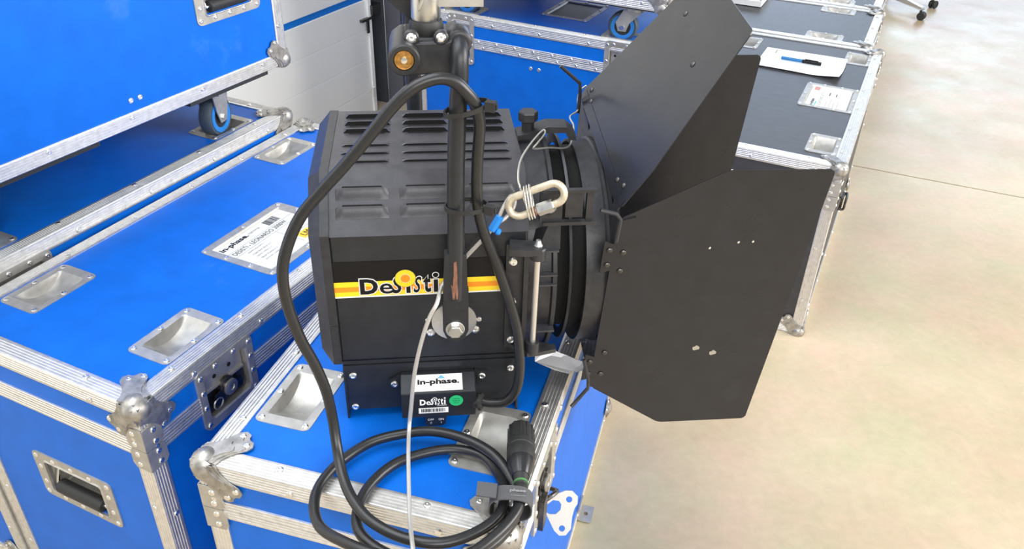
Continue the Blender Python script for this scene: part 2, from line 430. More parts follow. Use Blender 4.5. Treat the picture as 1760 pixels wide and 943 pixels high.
def label_dish(case, Mx, hx, hy, rs, card_mat=None):
    ix, iy = hx - .016, hy - .016
    def well(x, y): return 0.0045 * (1 - max(sstep(ix - .003, ix, abs(x)), sstep(iy - .003, iy, abs(y))))
    gx = sorted(set(lin(-hx, hx, 5) + [s * q for s in (1, -1) for q in (ix, ix - .0015, ix - .003, hx - .004)]))
    gy = sorted(set(lin(-hy, hy, 5) + [s * q for s in (1, -1) for q in (iy, iy - .0015, iy - .003, hy - .004)]))
    o = MB(Mx).add(*heightplate(hx, hy, .010, well, gx, gy)).build('label_dish', M_ZINC, case, smooth=30, recalc=False)
    c = MB(Mx); c.box(-ix + .004, ix - .004, -iy + .004, iy - .004, -.0031, -.0024); c.build('card', card_mat or M_PAPER, o, smooth=0)
    n = Mx.to_3x3() @ V(0, 0, 1)
    for x, y in [(s * (hx - .008), t * (hy - .008)) for s in (1, -1) for t in (1, -1)] + [(0, t * (hy - .008)) for t in (1, -1)] + [(s * (hx - .008), t) for s in (1, -1) for t in (-hy * .33, hy * .33)]:
        rs.put(o if rs.single else case, Mx @ V(x, y, .0012), n)
    return o

def handle_dish(case, Mx, rs, sticker=True):
    """sprung recessed handle, centred on Mx, .184 x .106"""
    hx, hy, ix, iy, dep = .092, .053, .0655, .0355, .034
    out = rrect(hx, hy, .012); inn = rrect(ix, iy, .006)
    n = len(out); mb = MB(Mx)
    rimo = [(p[0] * 1.04, p[1] * 1.09) for p in inn]
    rings = [[(p[0], p[1], -.003) for p in out], [(p[0], p[1], .0012) for p in out], [(p[0], p[1], .0012) for p in rimo], [(p[0], p[1], .0034) for p in [(q[0] * 1.015, q[1] * 1.03) for q in inn]],
             [(p[0], p[1], .0030) for p in inn], [(p[0], p[1], -dep) for p in inn]]
    vs = [p for r in rings for p in r]; fs = []
    for k in range(len(rings) - 1):
        for i in range(n): fs.append((k * n + i, k * n + (i + 1) % n, (k + 1) * n + (i + 1) % n, (k + 1) * n + i))
    fs.append(tuple(range((len(rings) - 1) * n, len(rings) * n)))
    mb.add(vs, fs); o = mb.build('handle_dish', M_ZINC, case, smooth=35, recalc=False)
    g = MB(Mx); g.cyl((-.052, -.0205, -.004), (.052, -.0205, -.004), .0125, 16, bev=.002)
    g.build('grip', M_RUBBER, o)
    a = MB(Mx)
    for s in (-1, 1): a.tube(catmull([(s * .051, -.0205, -.004), (s * .058, -.0205, -.005), (s * .060, -.010, -.008), (s * .060, .022, -.022), (s * .0585, .028, -.026)], 4), .0032, 8)
    a.tube([(-.0585, .028, -.026), (.0585, .028, -.026)], .0035, 8)
    a.build('handle_arm', M_CHROME, o)
    if sticker:
        k = MB(Mx); k.box(-.056, .002, -.004, .013, -dep + .0002, -dep + .0012, 0); k.box(.008, .058, -.003, .011, -dep + .0002, -dep + .0012, 1)
        k.build('sticker', [M_BLACKP, M_RED], o, smooth=0)
    n3 = Mx.to_3x3() @ V(0, 0, 1)
    for x, y in [(q, s * .043) for q in (-.082, -.042, 0, .042, .082) for s in (1, -1)] + [(s * .079, q) for s in (1, -1) for q in (-.018, .018)]:
        rs.put(o if rs.single else case, Mx @ V(x, y, .0012), n3)
    return o

def latch_dish(case, Mx, rs, hx=.064, hy=.060, deep=True):
    """butterfly latch in a pressed dish, centred on Mx"""
    ix, iy, dep = hx - .017, hy - .018, .014
    out = rrect(hx, hy, .012); inn = rrect(ix, iy, .008); n = len(out)
    rings = [[(*p, -.003) for p in out], [(*p, .0014) for p in out], [(p[0] * 1.06, p[1] * 1.06, .0014) for p in inn], [(*p, -.001) for p in inn], [(*p, -dep) for p in inn]]
    vs = [p for r in rings for p in r]; fs = []
    for k in range(len(rings) - 1):
        for i in range(n): fs.append((k * n + i, k * n + (i + 1) % n, (k + 1) * n + (i + 1) % n, (k + 1) * n + i))
    fs.append(tuple(range((len(rings) - 1) * n, len(rings) * n)))
    o = MB(Mx).add(vs, fs).build('latch_dish', M_ZINC, case, smooth=35, recalc=False)
    z0 = MB(Mx); z0.box(-ix + .001, ix - .001, -iy + .001, iy * .05, -dep + .0002, -dep + .0012); z0.build('well_shade', M_BOARD, o, smooth=0)  # dark sheet standing in for shade in the lower recess
    t = MB(Mx); t.box(-ix + .002, ix - .002, iy * .05, iy - .003, -dep, -dep + .004)
    t.extrude([(-ix + .004, iy * .05, -dep + .004), (ix - .004, iy * .05, -dep + .004), (ix - .004, iy * .05, -dep + .009), (-ix + .004, iy * .05, -dep + .006)], (0, .004, 0))
    t.build('keeper_plate', M_ZINC, o)
    h = MB(Mx)
    for x in (-.018, .016): h.lathe([(.004, 0), (.004, .0005), (0, .0005)], 10, 0, Matrix.Translation((x, iy * .55, -dep + .0042)))
    h.build('keeper_hole', M_VOID, o)
    k = MB(Mx)
    k.box(-ix + .004, ix - .004, -iy + .003, -iy * .02, -dep, -dep + .005)
    k.lathe([(.017, 0), (.017, .006), (.0145, .0075), (.0145, .0105), (.013, .012), (.0, .012)], 20, 0, Matrix.Translation((0, -iy * .18, -dep + .005)))
    for s in (-1, 1):
        k.plate([(s * .006, -.006), (s * .028, -.017), (s * .033, -.012), (s * .031, .004), (s * .012, .008)], .003, 0, Matrix.Translation((0, -iy * .3, -dep + .009)))
    k.build('butterfly_catch', M_DARKSTEEL, o)
    z = MB(Mx); z.lathe([(.0145, 0), (.0145, .002), (.011, .0035), (.006, .0035), (.005, .002), (0, .002)], 18, 0, Matrix.Translation((0, -iy * .18, -dep + .0165)))
    z.tube([(-.026 + .010 * math.cos(R(a)), -iy * .62 + .010 * math.sin(R(a)), -dep + .011) for a in range(0, 360, 30)], .0018, 6, closed=True)
    z.build('catch_boss', M_CORNER, o)
    n3 = Mx.to_3x3() @ V(0, 0, 1)
    for x, y in [(s * (hx - .0085), q) for s in (1, -1) for q in (-hy + .012, -.012, .018, hy - .012)] + [(q, hy - .0085) for q in (-.022, .020)]:
        rs.put(o if rs.single else case, Mx @ V(x, y, .0014), n3)
    return o

def flight_case(name, label, loc, rz, W, L, H, top_mat, side_mat, single=True, dishes='all', dish_turn=False, tophole=(), sideholes=None,
                lid=True, detail=('front', 'right'), corners='all', dish_x=.0755, dish_y=.1615, group='flight cases with aluminium edges', gaps=None):
    t = thing(name, label, 'flight case', loc, rz, group)
    F = face_frames(W, L, H); sideholes = sideholes or {}
    rs = RivetSet(single)
    # dishes on the lid
    spots = []
    if dishes:
        for sx in (dish_x, W - dish_x):
            for sy in (dish_y, L - dish_y): spots.append((sx, sy))
    holes = [(x - .031, x + .031, y - .050, y + .050) for x, y in spots] + list(tophole)
    panel(t, 'lid_panel', F['top'], W, L, holes, top_mat)
    for f, w in (('front', W), ('right', L), ('back', W), ('left', L)):
        panel(t, 'side_panel', F[f], w, H, sideholes.get(f, []), side_mat)
    panel(t, 'base_panel', F['bottom'], W, L, [], side_mat)
    X, Y, Z = V(1, 0, 0), V(0, 1, 0), V(0, 0, 1)
    g = 0.0135
    edges = [((g, 0, H), (W - g, 0, H), Z, -Y), ((g, L, H), (W - g, L, H), Z, Y), ((0, g, H), (0, L - g, H), Z, -X), ((W, g, H), (W, L - g, H), Z, X),
             ((g, 0, 0), (W - g, 0, 0), -Z, -Y), ((g, L, 0), (W - g, L, 0), -Z, Y), ((0, g, 0), (0, L - g, 0), -Z, -X), ((W, g, 0), (W, L - g, 0), -Z, X),
             ((0, 0, g), (0, 0, H - g), -X, -Y), ((W, 0, g), (W, 0, H - g), X, -Y), ((0, L, g), (0, L, H - g), -X, Y), ((W, L, g), (W, L, H - g), X, Y)]
    for p0, p1, a, b in edges:
        mb = MB(); extrusion(mb, p0, p1, a, b)
        o = mb.build('edge_extrusion', M_ALU, t, smooth=0)
        p0, p1 = Vector(p0), Vector(p1); ln = (p1 - p0).length
        k = max(2, int(round(ln / 0.17)))
        if b == Y and a == Z and not single: continue
        for i in range(k):
            q = p0.lerp(p1, (i + .5) / k)
            rs.put(o, q - b * .0195 + a * .0002, a); rs.put(o, (q + (p1 - p0).normalized() * .022) - a * .0195 + b * .0002, b)
    if lid:
        for f, w in (('front', W), ('right', L), ('back', W), ('left', L)):
            Mx = F[f]; n = Mx.to_3x3() @ V(0, 0, 1); ux = Mx.to_3x3() @ V(1, 0, 0)
            cuts = [.002]
            for a, b_ in (gaps or {}).get(f, []): cuts += [a, b_]
            cuts.append(w - .002)
            for nm, z in (('lid_extrusion', H - .0870), ('body_extrusion', H - .1045)):
                for k in range(0, len(cuts), 2):
                    mb = MB(); strip(mb, Mx @ V(cuts[k], z, .0004), Mx @ V(cuts[k + 1], z, .0004), n, Z, .0168)
                    mb.build(nm, M_ALU, t, smooth=0)
    cs = []
    for zz in ((H, 1), (0, -1)):
        for xx in ((0, -1), (W, 1)):
            for yy in ((0, -1), (L, 1)):
                ball_corner(t, (xx[0], yy[0], zz[0]), (X * xx[1], Y * yy[1], Z * zz[1]), rs, single)
    if lid:
        for xx in ((0, -1), (W, 1)):
            for yy in ((0, -1), (L, 1)):
                brace(t, (xx[0], yy[0], 0), X * xx[1], Y * yy[1], H - .0855, H - .044, rs)
                brace(t, (xx[0], yy[0], 0), X * xx[1], Y * yy[1], H - .1270, H - .0865, rs)
    for x, y in spots:
        castor_dish(t, Matrix.Translation((x, y, H - .003)), rs)
    return t, F, rs

def castor(parent, p, rz, wheel=.047, width=.030, drop=.135, swivel=False, fork=M_ZINC):
    """castor under a case; p is the mounting point on the case bottom"""
    Mx = Matrix.Translation(p) @ Matrix.Rotation(rz, 4, 'Z'); off = .032 if swivel else 0.0
    mb = MB(Mx); zc = -drop + wheel
    mb.box(-.045, .045, -.040, .040, -.005, 0)
    if swivel: mb.lathe([(.028, 0), (.030, -.012), (.022, -.016)], 18, 0, Matrix.Translation((0, 0, -.004)))
    for s in (-1, 1):
        x = s * (width / 2 + .004)
        poly = [(x, -.030, -.012), (x, .030, -.012), (x, .021 + off, zc + .014), (x, .012 + off, zc - .012), (x, -.012 + off, zc - .012), (x, -.021 + off, zc + .014)]
        mb.extrude(poly, (s * .003, 0, 0))
    mb.box(-width / 2 - .007, width / 2 + .007, -.026, .026, -.016, -.010)
    o = mb.build('castor', fork, parent)
    Mw = Mx @ axisframe((-width / 2, off, zc), (1, 0, 0)); w = width
    tb = MB(Mw); r = wheel
    tb.lathe([(r * .66, .001), (r * .93, 0), (r, .005), (r, w - .005), (r * .93, w), (r * .66, w - .001)], 32, 0, closed=True)
    tb.build('tyre', M_TYRE, o)
    rb = MB(Mw); rb.lathe([(r * .56, -.0006), (r * .80, -.0012), (r * .80, w + .0012), (r * .56, w + .0006)], 32, 0, closed=True); rb.build('wheel_ring', M_BLUERUB, o)
    hb = MB(Mw); hb.lathe([(.0, .002), (r * .57, .002), (r * .57, w - .002), (0, w - .002)], 24, 0); hb.build('hub', M_RUBBER, o)
    bt = MB(Mw); bt.lathe([(0, -.012), (.008, -.012), (.008, w + .012), (0, w + .012)], 6, 0); bt.build('axle_bolt', M_CHROME, o)
    return o

YA, YB, YC, YD, YE, YG, YW = R(14.9), R(24.52), R(25.3), R(27.0), R(26.0), R(24.68), R(25.39)
def uv(a): return V(math.sin(a), math.cos(a), 0), V(math.cos(a), -math.sin(a), 0)

# ------------------------------------------------------------------ setting: floor, door, wall
uW, vW = uv(YW)
JA, JB = V(1.392, 3.117, 0), V(1.963, 2.875, 0); jd = (JB - JA).normalized(); jn = V(-jd.y, jd.x, 0)
fl = MB()
P0 = JA - jd * 9; P1 = JA + jd * 9
def slab(a0, a1):
    q = [P0 + jn * a0, P1 + jn * a0, P1 + jn * a1, P0 + jn * a1]
    fl.add([(p.x, p.y, 0) for p in q] + [(p.x, p.y, -.02) for p in q], [(0, 1, 2, 3), (0, 4, 5, 1), (1, 5, 6, 2), (2, 6, 7, 3), (3, 7, 4, 0)])
slab(-8, -.004); slab(.004, 9)
q = [P0 - jn * .006, P1 - jn * .006, P1 + jn * .006, P0 + jn * .006]
fl.add([(p.x, p.y, -.008) for p in q], [(0, 1, 2, 3)], 1)
structure(fl.build('floor', [M_FLOOR, mat('joint_filler', (0.16, 0.13, 0.10), 0.8)], None, smooth=0))

def wpt(u, v, z): p = uW * u + vW * v; return V(p.x, p.y, z)
WF = frame((0, 0, 0), uW, V(0, 0, 1), vW)           # x along the wall, y up, z out of it
def wbox(mb, u0, u1, z0, z1, v0, v1, mi=0): mb.box(u0, u1, z0, z1, v0, v1, mi, WF)
b = MB(); wbox(b, -1.6, 6.0, 0, 3.2, -2.30, -2.20); structure(b.build('wall_left', M_WALL, None, smooth=0))
door = bpy.data.objects.new('door_1', None); COL.objects.link(door); structure(door)
zs = [0.002, .107, .243, .374, .498]; zs += [.524 + .134 * i for i in range(15)]
for i in range(len(zs) - 1):
    z0, z1 = zs[i], zs[i + 1]; blue = abs(z0 - .498) < 1e-6
    b = MB(WF)
    d = 0.004 if blue else 0
    c = .0016
    poly = [(0, z0 + .0002, -2.14), (0, z0 + .0002, -2.1018 - d), (0, z0 + c, -2.10 - d), (0, z1 - c, -2.10 - d), (0, z1 - .0002, -2.1018 - d), (0, z1 - .0002, -2.14)]
    b.extrude([(-1.2, p[1], p[2]) for p in poly], (4.12, 0, 0))
    b.build('stripe_panel' if blue else 'panel', M_DOORB if blue else M_DOORW, door, smooth=0)
b = MB(); wbox(b, 2.915, 2.935, 0.002, 2.4, -2.14, -2.092); b.build('edge_strip', M_DOORW, door, smooth=0)
b = MB(); wbox(b, 2.90, 2.918, 0.075, .12, -2.092, -2.082); b.build('edge_clip', M_PAPER, door, smooth=0)
b = MB(); wbox(b, 2.955, 3.045, 0.001, 2.5, -2.18, -2.165, 0); wbox(b, 3.035, 3.055, 0.001, 2.5, -2.165, -2.110, 0); wbox(b, 2.955, 2.965, .001, 2.5, -2.165, -2.145, 0)
b.build('guide_rail', M_RAIL, door, smooth=0)
b = MB(); wbox(b, 2.86, 2.98, .415, .425, -2.12, -2.085); wbox(b, 2.90, 2.915, .36, .415, -2.095, -2.090); wbox(b, 2.93, 2.99, .43, .47, -2.13, -2.08)
b.build('door_bracket', M_DARKSTEEL, door, smooth=0)
b = MB(); wbox(b, 3.06, 3.20, .001, 3.1, -2.11, -2.03); wbox(b, 3.085, 3.175, .001, 3.1, -2.03, -1.93); wbox(b, 3.06, 3.20, .001, 3.1, -1.93, -1.84)
structure(b.build('trim_1', M_COLUMN, None, smooth=0))

# ------------------------------------------------------------------ flight cases
# case A, under the lamp
HA, LA, WA = 0.625, 0.966, 0.442
uA, vA = uv(YA)
case_a, FA, rsA = flight_case('flight_case', 'blue flight case under the black film lamp, cable coiled on its lid', (-0.418, 0.787, 0), -YA, WA, LA, HA, M_BLUE, M_BLUE,
    sideholes={'right': [(.138, .236, .492, .586)]}, gaps={'right': [(.124, .250)]})
def ring2(outl, holes):                            # plate outline with round holes by bridging triangles
    bm = bmesh.new()
    es = []
    for lp in [outl] + holes:
        vv = [bm.verts.new((p[0], p[1], 0)) for p in lp]
        es += [bm.edges.new((vv[i], vv[(i + 1) % len(vv)])) for i in range(len(vv))]
    bmesh.ops.triangle_fill(bm, use_beauty=True, use_dissolve=False, edges=es, normal=(0, 0, 1))
    bm.verts.index_update()
    v = [tuple(x.co) for x in bm.verts]; f = [[q.index for q in x.verts] for x in bm.faces]; bm.free(); return v, f
def circ(cx, cy, r, n=14): return [(cx + r * math.cos(2 * math.pi * i / n), cy + r * math.sin(2 * math.pi * i / n)) for i in range(n)]
def cut_plate(mb, outl, holes, t, mi=0, M=None):
    v, f = ring2(outl, holes); n = len(v)
    mb.add([(p[0], p[1], t) for p in v], f, mi, M); mb.add(v, [q[::-1] for q in f], mi, M)
    k = 0
    for lp in [outl] + holes:
        m = len(lp)
        mb.add([(p[0], p[1], 0) for p in lp] + [(p[0], p[1], t) for p in lp], [(i, (i + 1) % m, m + (i + 1) % m, m + i) for i in range(m)], mi, M)
HASP = [(-.036, .004), (-.020, .006), (-.004, .013), (.006, .013), (.015, .005), (.015, -.006), (.011, -.013), (.008, -.026), (.007, -.044), (.000, -.054), (-.010, -.055), (-.018, -.048),
        (-.030, -.026), (-.033, -.020), (-.0265, -.0235), (-.017, -.023), (-.010, -.016), (-.0095, -.008), (-.013, -.003), (-.022, -.002), (-.032, -.010)]
def hasp(mx):
    hb = MB(mx); cut_plate(hb, HASP, [circ(.002, 0, .0048), circ(-.0065, -.044, .0048)], .0022)
    return hb
def mxl(o, x, y):
    x = Vector(x).normalized(); y = Vector(y); y = (y - x * y.dot(x)).normalized(); return frame(o, x, y, x.cross(y))
latch_dish(case_a, FA['right'] @ Matrix.Translation((.187, .539, 0)), rsA)
HM = mxl((WA + .033, .207, .486), (.95, .27, -.04), (-.20, .52, .84))
hasp(HM).build('latch_hook', M_PAPER and mat('pale_steel_plate', (0.52, 0.50, 0.47), 0.45, 0.3), case_a, smooth=0)
b = MB(); b.tube(catmull([(WA + .002, .180, .500), (WA + .012, .190, .505), (WA + .016, .205, .50), (WA + .006, .214, .492)], 5), .0035, 8)
b.box(WA + .001, WA + .009, .150, .172, .47, .53)
b.build('latch_arm', M_DARKSTEEL, case_a)
b = MB(); cut_plate(b, [(0, 0), (.03, 0), (.03, .045), (0, .045)], [circ(.015, .022, .005)], .003, 0, frame((WA, .585, .002), (1, 0, 0), (0, 1, 0), (0, 0, 1)))
b.box(WA, WA + .003, .585, .63, .002, .035); b.build('foot_bracket', M_ZINC, case_a, smooth=0)
rsA.close(case_a)

# case B, with the printed label
HB = 0.625
case_b, FB, rsB = flight_case('flight_case', 'blue flight case left of the lamp with printed white label in its lid', (-0.937, 1.065, 0), -YB, WA, LA, HB, M_BLUE, M_BLUE,
    tophole=[(.2325, .3755, .3845, .5815)], sideholes={'front': [(.166, .297, .324, .386)], 'right': [(.128, .226, .494, .588)]}, gaps={'right': [(.114, .240)]})
latch_dish(case_b, FB['right'] @ Matrix.Translation((.177, .541, 0)), rsB)
handle_dish(case_b, FB['front'] @ Matrix.Translation((.2315, .357, -.002)), rsB)
LBM = frame((.304, .483, HB - .003), (0, 1, 0), (-1, 0, 0), (0, 0, 1))       # reads along the case length
lab = label_dish(case_b, LBM, .113, .086, rsB)
def lt(body, x, y, w, h, m=M_BLACKP, nm='lettering', off=0.0, par=None, F=None):
    return text(body, w, h, (F or LBM) @ Matrix.Translation((x, y, -.0024)), m, par or lab, nm, offset=off)
lt('in-phase.', -.090, .044, .072, .017, off=.03)
lt('lighting', -.014, .050, .030, .007, M_GREYP)
lt('DESISTI - LEONARDO 2000W', -.088, .020, .150, .011)
b = MB(LBM)
xx = .032
for i in range(16):
    w = random.choice((.0008, .0014, .0022)); b.box(xx, xx + w, .040, .061, -.0024, -.0022); xx += w + random.choice((.0008, .0014))
b.build('barcode', M_BLACKP, lab, smooth=0)
b = MB(LBM); b.box(-.092, .092, .0145, .0152, -.0024, -.0022); b.box(-.092, .092, .034, .0347, -.0024, -.0022); b.box(.018, .0187, -.055, .0145, -.0024, -.0022); b.box(.018, .092, -.022, -.0213, -.0024, -.0022)
b.build('rule', M_GREYP, lab, smooth=0)
for i, (tx, w) in enumerate((('2000W lamp head x 1', .046), ('4-leaf barn door x 1', .050), ('safety cable x 1', .040), ('filter frame x 1', .044), ('power cable x 1', .052))):
    lt(tx, -.070, .004 - i * .0105, w, .005, M_GREYP)
b = MB(LBM); b.box(.026, .060, -.052, -.028, -.0024, -.0020); b.build('yellow_sticker', mat('yellow_sticker', (0.90, 0.58, 0.05), 0.5), lab, smooth=0)
lt('LM', .033, -.047, .020, .014, F=LBM @ Matrix.Translation((0, 0, .0005)))
rsB.close(case_b)

# case C, beyond B, carrying D
case_c, FC, rsC = flight_case('flight_case', 'blue flight case at far left carrying another case on blue castors', (-1.4966, 1.3295, 0), -YC, .60, .93, .66, M_BLUE, M_BLUE, dish_x=.080, dish_y=.150,
    sideholes={'right': [(.128, .226, .529, .623)]}, gaps={'right': [(.114, .240)]})
latch_dish(case_c, FC['right'] @ Matrix.Translation((.177, .576, 0)), rsC)
rsC.close(case_c)
# case D on castors
case_d, FD, rsD = flight_case('flight_case', 'large blue flight case on castors, topmost at upper left by the white door', (-1.512, 1.345, .78), -YD, .60, .95, .50, M_BLUE, M_BLUE, dishes=None, lid=False,
    sideholes={'right': [(.727, .858, .165, .227), (.097, .228, .165, .227)]})
handle_dish(case_d, FD['right'] @ Matrix.Translation((.7925, .1985, -.002)), rsD)
handle_dish(case_d, FD['right'] @ Matrix.Translation((.1625, .1985, -.002)), rsD)
for y in (.505, .527): rivet(case_d, (.5975, y, .052), (1, 0, 0), s=1.2)
for ys in ((.02, .10), (.30, .58)):
    pass
for y0, y1 in ((.17, .43), (.66, .90)):
    b = MB(); b.box(.02, .578, y0, y1, -.018, 0); b.build('castor_board', M_BOARD, case_d, smooth=0)
for x, y, rz in ((.522, .772, R(14)), (.520, .185, R(10)), (.075, .785, 0), (.075, .185, 0)):
    castor(case_d, (x, y, -.018), rz, drop=.116)
rsD.close(case_d)

# case E (row behind), carrying F
case_e, FE, rsE = flight_case('flight_case', 'blue flight case behind the lamp with riveted lid seam and castors above', (-0.345, 2.786, 0), -YE, .86, .70, .68, M_BLUE, M_BLUE, single=False, dish_x=.150, dish_y=.085, dishes=None,
    tophole=[(.397, .533, .167, .348)], sideholes={'front': [(.13, .208, .545, .655), (.684, .762, .545, .655)]}, gaps={'front': [(.121, .217), (.675, .771)]})
for x, y in ((.150, .070), (.71, .070), (.150, .63), (.71, .63)):
    o = link('castor_dish', DISH, case_e); o.matrix_local = Matrix.Translation((x, y, .680)) @ Matrix.Rotation(R(90), 4, 'Z')
latch_dish(case_e, FE['front'] @ Matrix.Translation((.169, .600, 0)), rsE, .050, .080)
latch_dish(case_e, FE['front'] @ Matrix.Translation((.723, .600, 0)), rsE, .050, .080)
label_dish(case_e, frame((.465, .2575, .677), (1, 0, 0), (0, 1, 0), (0, 0, 1)), .082, .105, rsE, M_BLACKLAM)
for x in (.427, .456): rivet(case_e, (x, .0028, .546), (0, -1, 0), s=1.3)
mb = MB(); k = 0
for i in range(7):
    for z in (.5845, .6025):
        mb.lathe([(.005, 0), (.0035, .002), (0, .0024)], 7, 0, axisframe((.235 + i * .066 + (.018 if z < .59 else 0), -.0008, z), (0, -1, 0)))
o = mb.build('hinge_rivets', M_RIVET, case_e); o['kind'] = 'stuff'
rsE.close(case_e)
uE, vE = uv(YE); pf = V(-0.345, 2.786, 0) - uE * .035
case_f, FF, rsF = flight_case('flight_case', 'blue flight case on grey castors above the riveted blue case', (pf.x, pf.y, .795), -YE, .86, .72, .42, M_BLUE, M_BLUE, single=False, dishes=None, lid=False)
b = MB(); b.box(.60, .84, .05, .67, -.016, 0); b.build('castor_board', M_BOARD, case_f, smooth=0)
b = MB(); b.box(.02, .26, .05, .67, -.016, 0); b.build('castor_board', M_BOARD, case_f, smooth=0)
castor(case_f, (.735, .105, -.016), R(97), drop=.112, wheel=.045, swivel=True)
castor(case_f, (.160, .105, -.016), R(90), drop=.112, wheel=.045)
castor(case_f, (.735, .615, -.016), R(90), drop=.112, wheel=.045)
castor(case_f, (.160, .615, -.016), R(90), drop=.112, wheel=.045)
rsF.close(case_f)

# case G (black lid, paper on top)
uG, vG = uv(YG)
gN = V(.843, 1.943, 0); go = gN - vG * .52
case_g, FG, rsG = flight_case('flight_case', 'black flight case behind the barn doors with white paper on its lid', (go.x, go.y, 0), -YG, .52, 1.068, .54, M_BLACKLAM, M_BLACKLAM, single=False,
    tophole=[(.3465, .4775, .4140, .6010)], dish_x=.0705, dish_y=.1315)
LGM = frame((.412, .5075, .537), (0, 1, 0), (-1, 0, 0), (0, 0, 1))
lg = label_dish(case_g, LGM, .108, .080, rsG)
lt('in-phase.', -.085, .035, .062, .014, off=.03, par=lg, F=LGM)
b = MB(LGM); b.box(.055, .085, .036, .052, -.0024, -.0020, 0); b.build('red_logo', mat('dull_red_print', (0.5, 0.22, 0.18), 0.5), lg, smooth=0)
b = MB(LGM); b.box(-.080, -.045, .030, .034, -.0024, -.0020, 0); b.build('blue_logo', M_LBLUE, lg, smooth=0)
lt('LIGHTING KIT', -.080, .016, .120, .010, M_GREYP, par=lg, F=LGM)
for i, w in enumerate((.05, .07, .045, .06)): lt('lamp head and stand', -.080, .000 - i * .011, w, .005, M_GREYP, par=lg, F=LGM)
b = MB(LGM); b.box(.02, .05, .0, .003, -.0024, -.0021); b.box(.02, .045, -.02, -.017, -.0024, -.0021); b.build('rule', M_BLACKP, lg, smooth=0)
b = MB(); b.box(.522, .530, .45, .50, .20, .245); b.tube(catmull([(.520, .44, .21), (.536, .44, .212), (.538, .44, .232), (.536, .52, .232), (.520, .52, .21)], 4), .004, 8); b.build('side_catch', M_DARKSTEEL, case_g)
rsG.close(case_g)
GT = frame((gN.x, gN.y, .54), (vG.x, vG.y, 0), (uG.x, uG.y, 0), (0, 0, 1))      # x across, y along the lid of G
# case H and the next one behind it
for k, lb in ((0, 'black flight case standing crosswise directly behind the papered case'), (1, 'farthest black flight case, cut off by the top edge')):
    ho = gN + uG * (1.095 + .548 * k) + vG * (-.045 - .02 * k)
    case_h, FH, rsH = flight_case('flight_case', lb, (ho.x, ho.y, 0), R(90) - YG, .53, 1.07, .537, M_BLACKLAM, M_BLACKLAM, single=False, dish_x=.068, dish_y=.170)
    rsH.close(case_h)
# sheet of paper with a pen
pts = [(-.373, .907, .0006), (-.24, .903, .0006), (-.097, .898, .0006), (-.104, .72, .0030), (-.122, .682, .0085), (-.165, .676, .004), (-.25, .682, .0015), (-.376, .693, .0010)]
b = MB(GT); vs = []; nx, ny = 10, 8
for j in range(ny + 1):
    for i in range(nx + 1):
        s, t = i / nx, j / ny
        x = (-.374 + .270 * s) + .004 * math.sin(t * 3) * s; y = .690 + .214 * t - .012 * s * (1 - t)
        lift = .0012 + .010 * max(0, s - .72) * max(0, .35 - t) * 10 + .0008 * math.sin(5 * s + 4 * t)
        vs.append((x, y, lift))
b.add(vs, [(j * (nx + 1) + i, j * (nx + 1) + i + 1, (j + 1) * (nx + 1) + i + 1, (j + 1) * (nx + 1) + i) for j in range(ny) for i in range(nx)])
b.add([(p[0], p[1], p[2] - .0004) for p in vs], [(j * (nx + 1) + i, (j + 1) * (nx + 1) + i, (j + 1) * (nx + 1) + i + 1, j * (nx + 1) + i + 1) for j in range(ny) for i in range(nx)])
o = b.build('paper_sheet', M_WHITE, None, recalc=False); tag(o, 'white paper sheet lying on the black flight case lid', 'paper')
PC = GT @ V(-.24, .783, .0085); pdv = (GT.to_3x3() @ V(1, -.02, 0)).normalized()
pen = thing('pen', 'dark blue and black pen lying on the white paper sheet', 'pen', PC, math.atan2(pdv.y, pdv.x))
b = MB(); b.cyl((-.066, 0, 0), (.004, 0, 0), .0055, 12, bev=.001); b.build('barrel', M_PENB, pen)
b = MB(); b.cyl((.004, 0, 0), (.066, 0, 0), .0062, 12, bev=.001); b.build('cap', M_BLACKP, pen)
b = MB(); b.box(.012, .055, -.0015, .0015, .006, .0085); b.build('clip', M_BLACKP, pen, smooth=0)
q = MB(GT); q.box(-.337, -.334, .842, .886, .0030, .0036); q.build('ink_mark', M_GREYP, o, smooth=0)
# white folder on H
b = MB(GT)
ww = thing('document_tray', 'white shallow box lying on the farther black case lid', 'box', GT @ V(-.62, 1.50, -.003), -YG)
b = MB(); b.box(-.16, .115, -.07, .14, 0, .004); b.build('tray_base', M_WHITE, ww, smooth=0)
b = MB()
for q in ((-.16, .115, -.07, -.066), (-.16, .115, .136, .14), (-.16, -.156, -.066, .136), (.111, .115, -.066, .136)): b.box(*q, .004, .022)
b.build('tray_wall', M_WHITE, ww, smooth=0)
b = MB(); b.box(-.15, .10, -.06, .13, .004, .012); b.build('document', M_PAPER, ww, smooth=0)

# ------------------------------------------------------------------ the lamp
LX = R(7.189); LO = V(-0.228, 0.878, 0.6250)
LT = Matrix.Translation(LO) @ Matrix.Rotation(LX, 4, 'Z')
lamp = thing('film_lamp', 'black film lamp head with barn doors resting on blue flight case', 'film lamp', LO, LX)
OCT = [(0, .103), (0, .300), (.063, .357), (.257, .357), (.320, .300), (.320, .103)]
b = MB(); b.extrude([(0, y, z) for y, z in OCT], (.249, 0, 0)); housing = b.build('housing', M_BODY, lamp, smooth=0)
md = housing.modifiers.new('bevel', 'BEVEL'); md.width = .003; md.segments = 2; md.limit_method = 'ANGLE'
